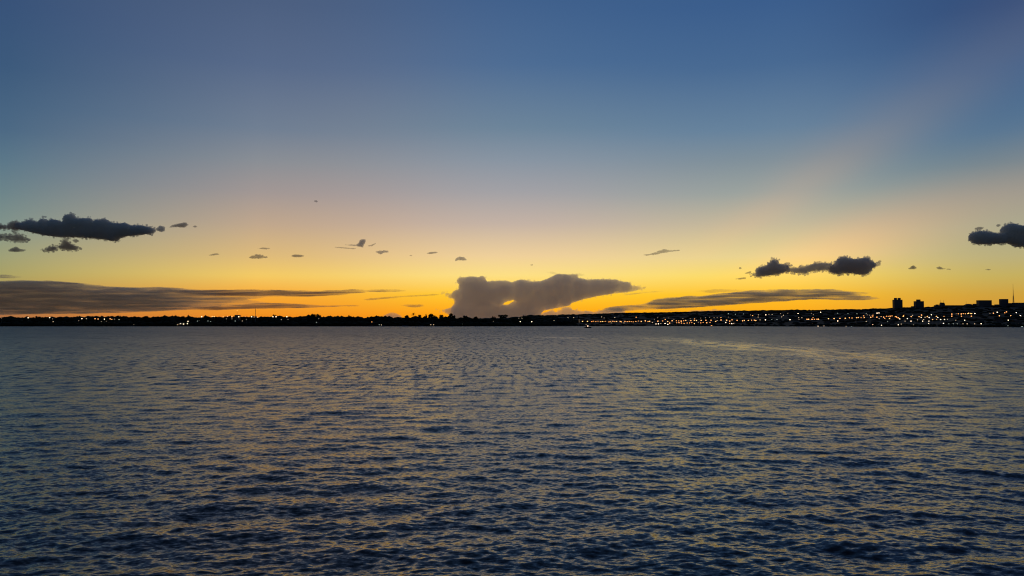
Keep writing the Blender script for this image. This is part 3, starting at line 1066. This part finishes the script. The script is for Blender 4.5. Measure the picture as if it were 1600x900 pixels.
# ------------------------------------------------------------------ boats
def hull_mesh(L_, B_, Hh, sheer=.25, n=14):
    v, f = [], []
    for i in range(n + 1):
        s_ = i / n
        x = (s_ - .5) * L_
        w = B_ / 2 * (math.sin(min(1, (1 - s_) * 1.9 + .0) * math.pi / 2)) if s_ > .5 else B_ / 2 * (.82 + .18 * s_ * 2)
        w = max(w, .03)
        top = Hh + sheer * max(0, s_ - .35) ** 2 * 4
        v += [(x, -w, top), (x, -w * .8, 0.0), (x, 0, -.35), (x, w * .8, 0.0), (x, w, top), (x, 0, top - .12)]
    for i in range(n):
        a, b = i * 6, (i + 1) * 6
        for j in range(5):
            f.append((a + j, b + j, b + j + 1, a + j + 1))
        f.append((a + 5, b + 5, b, a))
    f.append((0, 1, 2, 3, 4, 5))
    return v, f

def main_boat():
    Y = 905.0
    p = at(918.4, 512.4, Y)
    root = empty('motor_boat', (p.x, p.y, 0.0), rz=math.pi * 0.03)
    v, f = hull_mesh(8.2, 2.6, .95)
    link_mesh('hull', v, f, M['hull_dark'], root)
    c = MB()
    c.box(-2.2, 1.3, -.95, .95, .9, 2.5, .82)
    cb = c.build('cabin', M['hull_dark'], root)
    w = MB()
    for x in (-1.4, -.3, .7):
        w.box(x - .35, x + .35, -.93, -.84, 1.5, 2.05)
    w.build('window', M['glass'], cb)
    r = MB()
    r.box(-2.5, 1.6, -1.1, 1.1, 2.5, 2.62)
    r.build('roof', M['hull_dark'], root)
    m_ = MB()
    m_.tube((-.6, 0, 2.6), (-.6, 0, 4.6), .06, .03, 6)
    m_.tube((-.6, -.5, 3.8), (-.6, .5, 3.8), .03, .03, 5)
    mm = m_.build('mast', M['pole'], root)
    l1 = MB(); l1.ball((-.1, -1.02, 2.25), .50, 2, (1, .5, 1))
    l1.build('cabin_lamp', GLOW['W'], root, True)
    l2 = MB(); l2.ball((-1.9, 0, 3.9), .34, 2)
    l2.build('stern_lamp', GLOW['d'], root, True)
    s2 = MB(); s2.tube((-1.9, 0, 2.6), (-1.9, 0, 3.6), .04, .04, 6)
    s2.build('lamp_pole', M['pole'], root)
    rl = MB()
    for x in (1.8, 2.6, 3.4):
        rl.tube((x, -.8 + (x - 1.8) * .2, 1.0), (x, -.8 + (x - 1.8) * .2, 1.7), .025, .025, 5)
    rl.tube((1.8, -.8, 1.7), (3.9, -.1, 1.8), .025, .025, 5)
    rl.build('railing', M['pole'], root)
    tag(root, 'small dark cabin boat with one white lamp, alone on open water', 'boat')
main_boat()

def moored(px, py, wpx, lit, label, rz=0.0):
    Y = shore_y(px) - 24
    p = at(px, py, Y)
    Ln = wpx * Y / F
    root = empty('moored_boat', (p.x, p.y, 0), rz=rz)
    v, f = hull_mesh(Ln, Ln * .3, Ln * .13)
    link_mesh('hull', v, f, M['hull_white'], root)
    c = MB()
    c.box(-Ln * .28, Ln * .15, -Ln * .11, Ln * .11, Ln * .12, Ln * .25, .85)
    cb = c.build('cabin', M['hull_white'], root)
    if lit:
        w = MB()
        w.box(-Ln * .22, Ln * .09, -Ln * .135, -Ln * .115, Ln * .14, Ln * .22)
        w.build('window', GLOW[lit], cb)
    tag(root, label, 'boat', 'boats moored along the right-hand shore')
moored(1112, 508.9, 5.5, 'o', 'warm lit boat moored below the second orange lamp row')
moored(1278.2, 508.9, 4.8, 'W', 'brightly lit white boat moored left of the unlit gap in the shore', .2)
moored(1287.5, 509.4, 6.5, 'd', 'dim boat moored just right of the brightly lit white one')
moored(1322.5, 508.8, 5.0, 'd', 'grey faintly lit boat moored under the level orange lamp row', -.2)
moored(1330.5, 509.0, 3.6, 'g', 'smallest pale boat, moored right of the grey faintly lit one')
moored(1596.8, 509.0, 6.5, 'g', 'long greenish white lit boat at the right edge of the photo', .1)
#CLOUDS
# ------------------------------------------------------------------ clouds (real volumes, kilometres away)
def cloud_material(name, albedo, dens, aniso=0.45, streaks=None, fade=None):
    m = mat(name)
    t = m.node_tree
    v = t.nodes.new('ShaderNodeVolumePrincipled')
    v.inputs['Color'].default_value = (*albedo, 1)
    v.inputs['Density'].default_value = dens
    v.inputs['Anisotropy'].default_value = aniso
    v.inputs['Absorption Color'].default_value = (0, 0, 0, 1)
    v.inputs['Density Attribute'].default_value = ''
    o = t.nodes.new('ShaderNodeOutputMaterial')
    t.links.new(v.outputs[0], o.inputs['Volume'])
    if streaks:
        # denser and thinner sheets inside the bank; coordinates are the cloud's own
        c = t.nodes.new('ShaderNodeTexCoord')
        mp = t.nodes.new('ShaderNodeMapping')
        mp.inputs['Scale'].default_value = streaks
        t.links.new(c.outputs['Object'], mp.inputs['Vector'])
        n = t.nodes.new('ShaderNodeTexNoise')
        n.inputs['Scale'].default_value = 1.0
        n.inputs['Detail'].default_value = 3.0
        t.links.new(mp.outputs[0], n.inputs['Vector'])
        f = smooth(t, n.outputs['Fac'], 0.32, 0.68, 0.25, 1.8)
        if fade:
            sp = t.nodes.new('ShaderNodeSeparateXYZ')
            t.links.new(c.outputs['Object'], sp.inputs[0])
            f = math_node(t, 'MULTIPLY', f, smooth(t, sp.outputs[0], fade[0], fade[1], fade[2], 1.0))
        t.links.new(math_node(t, 'MULTIPLY', f, dens), v.inputs['Density'])
        m.cycles.volume_step_rate = 1.0
    else:
        m.cycles.homogeneous_volume = True
    return m

def poly_dist(P, poly):
    """signed distance (inside > 0) of points to polygon"""
    A = np.array(poly, float)
    B = np.roll(A, -1, 0)
    d2 = np.full(len(P), 1e18)
    inside = np.zeros(len(P), bool)
    for a, b in zip(A, B):
        e = b - a
        w = P - a
        tt = np.clip((w @ e) / max(e @ e, 1e-9), 0, 1)
        d2 = np.minimum(d2, ((w - tt[:, None] * e) ** 2).sum(1))
        c = (a[1] > P[:, 1]) != (b[1] > P[:, 1])
        with np.errstate(divide='ignore', invalid='ignore'):
            xi = (b[0] - a[0]) * (P[:, 1] - a[1]) / (b[1] - a[1] if b[1] != a[1] else 1e-9) + a[0]
        inside ^= c & (P[:, 0] < xi)
    d = np.sqrt(d2)
    return np.where(inside, d, -d)

def blob_cloud(label, poly, depth, material, stretch=1.0, voxel=0.55, rmax=9.0, thick=14.0, n=260, bump=0.8, holes=(), group=None, fray=0):
    poly = [((x) / stretch, y) for x, y in poly]
    A = np.array(poly)
    lo, hi = A.min(0), A.max(0)
    cx, cyy = (lo + hi) / 2
    pts = rng.uniform(lo, hi, (n * 14, 2))
    d = poly_dist(pts, poly)
    for hpoly in holes:
        dh = poly_dist(pts, [(x / stretch, y) for x, y in hpoly])
        d = np.minimum(d, -dh)
    pts, d = pts[d > 0.25], d[d > 0.25]
    # keep points spread out: few large spheres inside, many small ones at the rim
    order = np.argsort(-d + rng.uniform(0, 2, len(d)))
    kept = []
    KP = np.zeros((0, 3))
    for i in order:
        r = min(d[i] * 1.02 + 0.15, rmax)
        if len(KP):
            q = np.hypot(KP[:, 0] - pts[i, 0], KP[:, 1] - pts[i, 1])
            if (q < 0.45 * np.minimum(KP[:, 2], 99) * (0.6 + 0.4 * r / np.maximum(KP[:, 2], .01)) * 1.0).any() and rng.random() > 0.02:
                continue
        KP = np.vstack([KP, [pts[i, 0], pts[i, 1], r]])
        kept.append(i)
        if len(kept) >= n: break
    if fray:
        fp = rng.uniform(lo - 2, hi + 2, (fray * 30, 2))
        fd = poly_dist(fp, poly)
        sel = np.nonzero((fd > -1.9) & (fd < 1.2))[0][:fray]
        for i in sel:
            KP = np.vstack([KP, [fp[i, 0], fp[i, 1], rng.uniform(0.7, 2.0)]])
    iv, if_ = ico(2)
    iv = np.array(iv)
    V, Fc, base = [], [], 0
    for (x, y, r) in KP:
        reps = 1 if r < 3 else 2
        for _ in range(reps):
            dep = rng.uniform(-1, 1) * max(0.0, thick * min(1, r / rmax + .15) - r) * 0.5
            c = np.array([x - cx, dep, -(y - cyy)])
            V.append(iv * np.array([r, r * 1.2, r]) + c)
            Fc += [(a + base, b + base, c_ + base) for a, b, c_ in if_]
            base += len(iv)
    V = np.vstack(V)
    me = bpy.data.meshes.new('cloud_raw')
    me.from_pydata(V.tolist(), [], Fc)
    tmp = bpy.data.objects.new('cloud_raw', me)
    COL.objects.link(tmp)
    rm = tmp.modifiers.new('r', 'REMESH')
    rm.mode = 'VOXEL'
    rm.voxel_size = voxel
    for sc_, st in ((bump * 4.0, bump * 2.6), (bump * 1.6, bump * 1.9), (bump * 0.7, bump * 0.9)):
        tx = bpy.data.textures.new('puff', 'CLOUDS')
        tx.noise_scale = sc_
        tx.noise_depth = 2
        dm = tmp.modifiers.new('d', 'DISPLACE')
        dm.texture = tx
        dm.strength = st
        dm.mid_level = 0.52
    dg = bpy.context.evaluated_depsgraph_get()
    dg.update()
    me2 = bpy.data.meshes.new_from_object(tmp.evaluated_get(dg))
    bpy.data.objects.remove(tmp)
    me2.name = 'cloud'
    me2.materials.clear()
    me2.materials.append(material)
    o = bpy.data.objects.new('cloud', me2)
    COL.objects.link(o)
    k = depth / F
    o.location = at(cx * stretch, cyy, depth)
    o.scale = (k * stretch, k, k)
    tag(o, label, 'cloud', group)
    return o

def px2(st): return [tuple(float(q) for q in a.split(',')) for a in st.split()]

D1, D2, D3 = 9000.0, 24000.0, 42000.0
# optical density per metre so that one photograph pixel of depth weighs the same at every distance
def dens(per_px, depth): return per_px * F / depth
cm_dark = cloud_material('dark_cumulus', (0.945, 0.935, 0.90), dens(0.32, D1), 0.35)
cm_right = cloud_material('brown_cumulus', (0.975, 0.93, 0.88), dens(0.28, D1), 0.6)
cm_thin = cloud_material('thin_scud', (0.80, 0.72, 0.66), dens(0.30, D1), 0.4)
cm_far = cloud_material('storm_cloud', (1.0, 0.952, 0.90), dens(0.080, D3), 0.82)  # warm tint in the albedo stands in for glowing haze before these clouds
cm_bank = cloud_material('stratus_bank', (0.98, 0.90, 0.78), dens(0.072, D2), 0.7, (0.10, 0.05, 0.24), (70, 20, 0.22))
cm_band = cloud_material('stratus_lens', (0.99, 0.92, 0.80), dens(0.07, D2), 0.75, (0.07, 0.05, 0.30))
cm_streak = cloud_material('stratus_streak', (0.98, 0.74, 0.55), dens(0.10, D2), 0.7, (0.07, 0.05, 0.5))
cm_faint = cloud_material('faint_veil', (0.9, 0.8, 0.7), dens(0.035, D2), 0.5)

blob_cloud('long dark blue grey cloud with a lumpy top, largest at upper left',
    px2('20,356 28,347 36,349 42,343 50,343 57,348 66,341 71,340 73,346 82,342 90,344 100,347 101,337 107,334 114,335 118,341 130,341 141,340 146,345 158,343 164,341 172,347 184,349 197,348 204,352 222,352 238,356 248,358 240,365 220,367 198,369 187,372 191,376 176,377 160,374 140,372 120,371 96,371 70,368 52,364 34,360'),
    D1, cm_dark, 1.0, 0.42, 9, 18, 460, 1.0, fray=260)
blob_cloud('small ragged dark scrap trailing off the right tip of the long dark cloud', px2('243,358 250,352 257,354 258,361 252,363 246,361'), D1, cm_dark, 1, .35, 3, 4, 60, .6)
blob_cloud('thin torn wisp right of the long dark cloud, pointing to the right', px2('262,356 270,351 280,349 290,347 295,351 288,356 276,355'), D1, cm_thin, 1.6, .3, 3, 3, 80, .6)
blob_cloud('tiny shred at the end of the wisp right of the long dark cloud', px2('300,354 305,352 309,354 305,356'), D1, cm_thin, 1.5, .25, 1.5, 2, 16, .3)
blob_cloud('grey torn cloud scrap at the left edge beside the long dark cloud', px2('-14,352 0,350 10,352 18,346 30,346 34,352 26,362 16,358 4,358 -10,358'), D1, cm_thin, 1.3, .35, 3, 7, 90, .8, fray=90)
blob_cloud('loose grey patch below the left end of the long dark cloud', px2('-8,370 4,366 16,368 28,366 36,368 46,376 34,377 22,378 10,374 -6,373'), D1, cm_thin, 1.5, .35, 2.5, 6, 90, .8, fray=90)
blob_cloud('low flat dark scrap near the left edge under the loose grey patch', px2('12,391 20,387 25,385 32,389 42,390 38,393 24,394 14,393'), D1, cm_thin, 1.3, .3, 3, 4, 80, .5)
blob_cloud('ragged dark cloud tuft hanging below the middle of the long dark cloud', px2('66,390 74,387 82,384 88,386 96,382 97,376 104,374 109,380 117,384 126,388 118,391 104,391 92,388 82,393 70,392'), D1, cm_thin, 1.0, .3, 3.5, 7, 130, .8, fray=110)
blob_cloud('tiny smudge of cloud between the ragged tuft and the long dark cloud', px2('112,375 119,373 125,377 118,380'), D1, cm_thin, 1.0, .3, 2, 3, 24, .4)

blob_cloud('left and lower lump of the dark cloud trio above the right-hand horizon', px2('1172,430 1180,427 1181,420 1188,416 1196,415 1203,410 1206,405 1216,405 1217,412 1226,413 1236,412 1234,418 1228,425 1216,429 1200,431 1184,433'), D1, cm_right, 1.0, .36, 7, 12, 240, .9, fray=120)
blob_cloud('thin ragged middle lump linking the dark cloud trio at right', px2('1224,424 1230,419 1244,418 1256,416 1252,415 1262,415 1272,411 1284,410 1298,411 1304,416 1300,422 1284,423 1270,424 1258,428 1244,427'), D1, cm_right, 1.0, .34, 4, 8, 180, .8, fray=150)
blob_cloud('right and largest lump of the dark cloud trio above the right-hand horizon', px2('1296,425 1297,418 1304,412 1309,404 1318,400 1326,403 1334,405 1346,403 1356,402 1362,408 1368,412 1374,411 1370,416 1362,420 1358,427 1350,430 1336,428 1322,427 1308,429'), D1, cm_right, 1.0, .38, 8, 16, 300, .95, fray=170)
blob_cloud('tiny shred off the upper right of the dark cloud trio', px2('1371,408 1376,406 1378,409 1373,411'), D1, cm_thin, 1.0, .25, 1.5, 2, 16, .3)
blob_cloud('thin dark sliver low left of the dark cloud trio', px2('1146,436 1155,434 1166,433 1166,436 1156,437'), D1, cm_thin, 1.4, .22, 1.6, 2, 30, .25)
blob_cloud('short wisp just left of the dark cloud trio', px2('1161,427 1168,425 1174,423 1174,427 1166,428'), D1, cm_thin, 1.2, .22, 1.6, 2, 30, .25)
blob_cloud('dot of cloud up and left of the dark cloud trio', px2('1154,418 1158,417 1159,420 1155,421'), D1, cm_thin, 1.0, .22, 1.6, 2, 12, .25)

blob_cloud('dark blue grey cloud cut by the right edge of the photo', px2('1514,374 1516,365 1528,361 1544,361 1556,365 1564,364 1567,355 1574,350 1584,349 1594,352 1610,353 1630,362 1630,380 1606,386 1588,386 1576,380 1560,381 1545,382 1530,382 1520,380'), D1, cm_dark, 1.0, .4, 8, 16, 260, .95, fray=170)
blob_cloud('thin shred above the left part of the right edge cloud', px2('1520,357 1530,354 1539,355 1534,359 1524,359'), D1, cm_thin, 1.4, .25, 2, 2, 30, .3)
blob_cloud('tiny shred close above the notch of the right edge cloud', px2('1554,352 1560,350 1565,351 1560,355'), D1, cm_thin, 1.0, .25, 2, 2, 20, .3)
blob_cloud('small peaked cloudlet right of the dark cloud trio', px2('1415,421 1421,418 1427,414 1431,417 1434,419 1428,421'), D1, cm_thin, 1.0, .25, 3, 3, 40, .4)
blob_cloud('flat broken cloudlet between the small peaked one and the right edge', px2('1462,418 1468,416 1474,419 1486,420 1488,422 1476,421 1466,421'), D1, cm_thin, 1.3, .22, 2, 2, 40, .3)
blob_cloud('faintest thin cloudlet high over the level long roof at right', px2('1537,421 1544,420 1550,421 1544,422.5'), D1, cm_thin, 1.5, .2, 1.2, 2, 18, .2)

blob_cloud('small cloud with a sharp upright fin left of centre', px2('532,382 544,382 556,382 560,380 562,375 565,373.5 572,373.5 571,379 568,384 568,387 558,385 546,384'), D1, cm_right, 1.0, .28, 3, 4, 130, .5)
blob_cloud('hairline wisp under the finned small cloud left of centre', px2('520,385.5 532,386 544,387 558,388 554,389.6 540,388.4 526,387.4'), D1, cm_thin, 2.0, .2, 1.3, 2, 60, .2)
blob_cloud('tiny slanting shred right of the finned small cloud', px2('573,384 580,382.5 588,379 588,380.5 581,385 575,385'), D1, cm_thin, 1.2, .2, 1.5, 2, 40, .2)
blob_cloud('small torn flat cloudlet down and right of the finned one', px2('583,393 590,392 600,391 608,391.5 607,394.5 600,395 595,398 590,395.5'), D1, cm_right, 1.2, .24, 2, 3, 60, .5)
blob_cloud('little flat wisp midway between the torn cloudlet and the curled one', px2('664,396.4 672,393.6 680,393.2 688,394.4 680,396 672,397'), D1, cm_thin, 1.4, .22, 2, 2, 50, .25)
blob_cloud('speck of cloud left of the little flat wisp', px2('639,399.4 642,398 645,399 642,400.4'), D1, cm_thin, 1.0, .2, 1, 1, 12, .15)
blob_cloud('small curled cloudlet just above and left of the storm cloud', px2('710,409 712,403.5 718,400.6 726,402 730,406.5 724,407.4 716,406.6'), D1, cm_right, 1.0, .24, 2, 3, 70, .5)
blob_cloud('thin wisp pair at left of centre, the upper', px2('400,388.6 410,386.6 418,387 426,388.2 416,389.8'), D1, cm_thin, 1.6, .2, 1.3, 2, 30, .2)
blob_cloud('thin flat wisp at left of centre, lower and darker of the pair', px2('384,402 392,399.5 400,396.5 408,397.5 418,400.5 420,403 406,404.8 394,404.6'), D1, cm_thin, 1.3, .24, 1.6, 2.5, 50, .5)
blob_cloud('tiny arched wisp leftmost of the row below the long dark cloud', px2('325,399 332,396.6 338,395.4 345,397.4 338,398.6 330,399.8'), D1, cm_thin, 1.4, .2, 1.4, 2, 34, .2)
blob_cloud('small oval wisp right of the darker wisp pair', px2('452,400 460,397.4 470,398 478,400 470,402 460,402'), D1, cm_thin, 1.5, .22, 2, 2, 40, .25)
blob_cloud('long slanting wisp alone in the yellow sky right of the storm cloud top', px2('1000,398.6 1016,396.4 1030,391.4 1038,388.8 1046,390.6 1064,390 1062,392 1048,393.6 1036,395.6 1022,398.6 1008,399.8'), D1, cm_thin, 2.0, .2, 1.2, 2, 90, .3)
blob_cloud('dot of cloud above the flat part of the storm cloud', px2('828,413.6 832,412.4 833,414.6 830,415.6'), D1, cm_thin, 1.0, .2, 1, 1, 10, .15)
blob_cloud('barely visible speck high in the blue sky left of centre', px2('489,314 494,312.5 498,315 494,316.5'), D1, cm_thin, 1.0, .22, 1.3, 2, 14, .2)

# the storm cloud
blob_cloud('huge flat-topped mauve storm cloud on the horizon with an orange gap',
    px2('700,520 704,497 700,491 688,486 682,485.4 694,483 706,480 710,474 710,468 702,466 695,460 691,458.6 698,457 705,459 710,453.5 716,452 717,445 713,441 714,437 718,433 728,432.6 737,431.6 748,433 752,430.4 757,432 761,439.4 776,438.6 790,438 800,441 808,437.6 818,436.8 832,440 846,438.6 856,435 866,430 873,427.6 886,429 905,427.8 903,434 918,436.4 946,436 961,436.6 972,439.6 987,441 986,445.6 1008,448.6 1006,451.4 986,456 962,458.4 935,462.6 908,468.8 893,474 889,478 870,481.6 851,485 846,489 848,520'),
    D3, cm_far, 1.0, .45, 14, 40, 1500, .5, fray=240, holes=[px2('786,476 788,473.4 793,471 799,470 803,468.4 802,471 797,473.4 795,475.4 790,476')])
blob_cloud('row of little mauve cumulus heads along the horizon right of the storm cloud',
    px2('838,520 846,489 856,486.6 862,483.4 868,487.4 876,484 880,480.4 889,478.8 895,484 900,483 906,486.4 918,484.6 926,487 938,485 950,482.6 960,481.6 966,479.4 973,482.4 977,488 990,492 990,520'), D3 * 1.02, cm_far, 1.0, .45, 6, 18, 420, .5, fray=100)
blob_cloud('low mauve dome of cloud behind the left treeline', px2('596,520 598,493 606,489.6 612,488 620,490 628,494 632,520'), D3, cm_far, 1.0, .5, 7, 12, 140, .7)
blob_cloud('thin mauve cloud strip low on the horizon with one square tuft', px2('1060,500 1075,485.6 1084,484.2 1096,484.6 1113,483.6 1115,480.4 1119,480.2 1121,483.4 1140,484 1160,485 1180,487 1180,500'), D3, cm_far, 1.5, .4, 4, 8, 170, .4)
blob_cloud('wispy cap of cloud streaming over the top of the storm cloud', px2('849,424.4 862,423.8 872,427 888,428 905,426.6 918,430 904,432 880,433 868,430'), D2, cm_faint, 2.0, .3, 4, 8, 90, .4)

# long banks
blob_cloud('broad grey brown cloud bank lying along the left horizon',
    px2('-420,470 -380,462 -320,452 -250,446 -160,440 -90,436 -40,438 0,440 40,438.6 80,439 130,443 170,448 210,449.4 250,448 280,450 310,453 340,453 380,454.6 420,453.6 460,455 500,458 460,462 420,464 390,468 430,474 400,478 350,478.4 330,482 280,484.6 230,487 150,489.6 80,491 0,492 -90,494 -200,490 -300,482 -380,476'),
    D2, cm_bank, 6.0, .6, 18, 42, 700, 1.2)
blob_cloud('thin brown streak along the top of the bank at left, ending over the radio mast', px2('60,439.4 100,440.4 130,442 128,444.6 90,443.4'), D2, cm_streak, 4.0, .35, 2, 6, 50, .4)
blob_cloud('long reddish streak running right from the top of the left bank', px2('200,453.4 290,452.6 340,452.4 400,452.4 450,453.6 500,454 540,453 562,452 575,457 548,459.4 520,462 480,463.6 440,463 400,463.6 340,462 290,458.6 240,455'), D2, cm_streak, 5.0, .5, 8, 20, 260, .9)
blob_cloud('lower reddish streak running right, just above the lamps by the radio mast', px2('230,481.6 300,480 350,478 410,473 450,474 500,476.6 560,476.6 575,478 520,479.6 470,481.4 430,482 380,483 330,485'), D2, cm_streak, 6.0, .4, 6, 16, 220, .7)
blob_cloud('slanting orange red streak touching the left flank of the storm cloud', px2('560,468 600,464 640,461.4 680,459.4 694,460.4 680,462 640,463.8 600,467 575,469.6'), D2, cm_streak, 4.0, .35, 3, 8, 120, .5)
blob_cloud('short brown streak above the slanting orange red one', px2('556,455 580,452.6 612,452 640,454 620,456 590,456.4'), D2, cm_streak, 4.0, .35, 3, 8, 80, .5)
blob_cloud('short orange streak low left of the storm cloud above the ragged trees', px2('618,477 640,475.6 660,476 664,478 650,481 634,478.8'), D2, cm_streak, 3.0, .35, 3, 8, 60, .5)
blob_cloud('faint brown smear above the left bank at the very left edge', px2('-60,432 -10,429 10,429 40,433 20,435 -20,435'), D2, cm_band, 4.0, .4, 4, 10, 60, .6)
blob_cloud('long lens-shaped brown cloud bank low above the right-hand ridge',
    px2('930,487 942,482 956,479 978,476.6 1000,476 1014,471.6 1030,465.6 1052,465 1066,463 1078,460.6 1092,463 1118,459.4 1150,456 1182,453 1240,452 1300,452 1330,455.6 1366,457.6 1344,461 1382,466 1350,469.4 1320,469 1272,467.4 1222,471 1150,476 1100,479.6 1060,482 1000,485 960,487.4'),
    D2, cm_band, 4.0, .5, 12, 34, 420, 1.0)
blob_cloud('hair-thin brown streak slanting right from the tip of the storm cloud', px2('960,462 985,458.6 1004,456 1030,454.8 1047,453.4 1030,456.6 1004,458.4 985,461'), D2, cm_band, 3.0, .25, 1.6, 4, 70, .25)
blob_cloud('faint veil of cloud along the top of the right-hand lens-shaped bank', px2('1082,455 1120,451.4 1160,452.6 1190,453 1150,456 1110,458'), D2, cm_faint, 4.0, .35, 4, 10, 70, .5)
blob_cloud('row of tiny flat scraps between the lens-shaped bank and the ridge', px2('1024,485 1040,483.6 1068,483.8 1066,485.4 1040,485.6'), D2, cm_band, 3.0, .25, 1.4, 4, 40, .25)
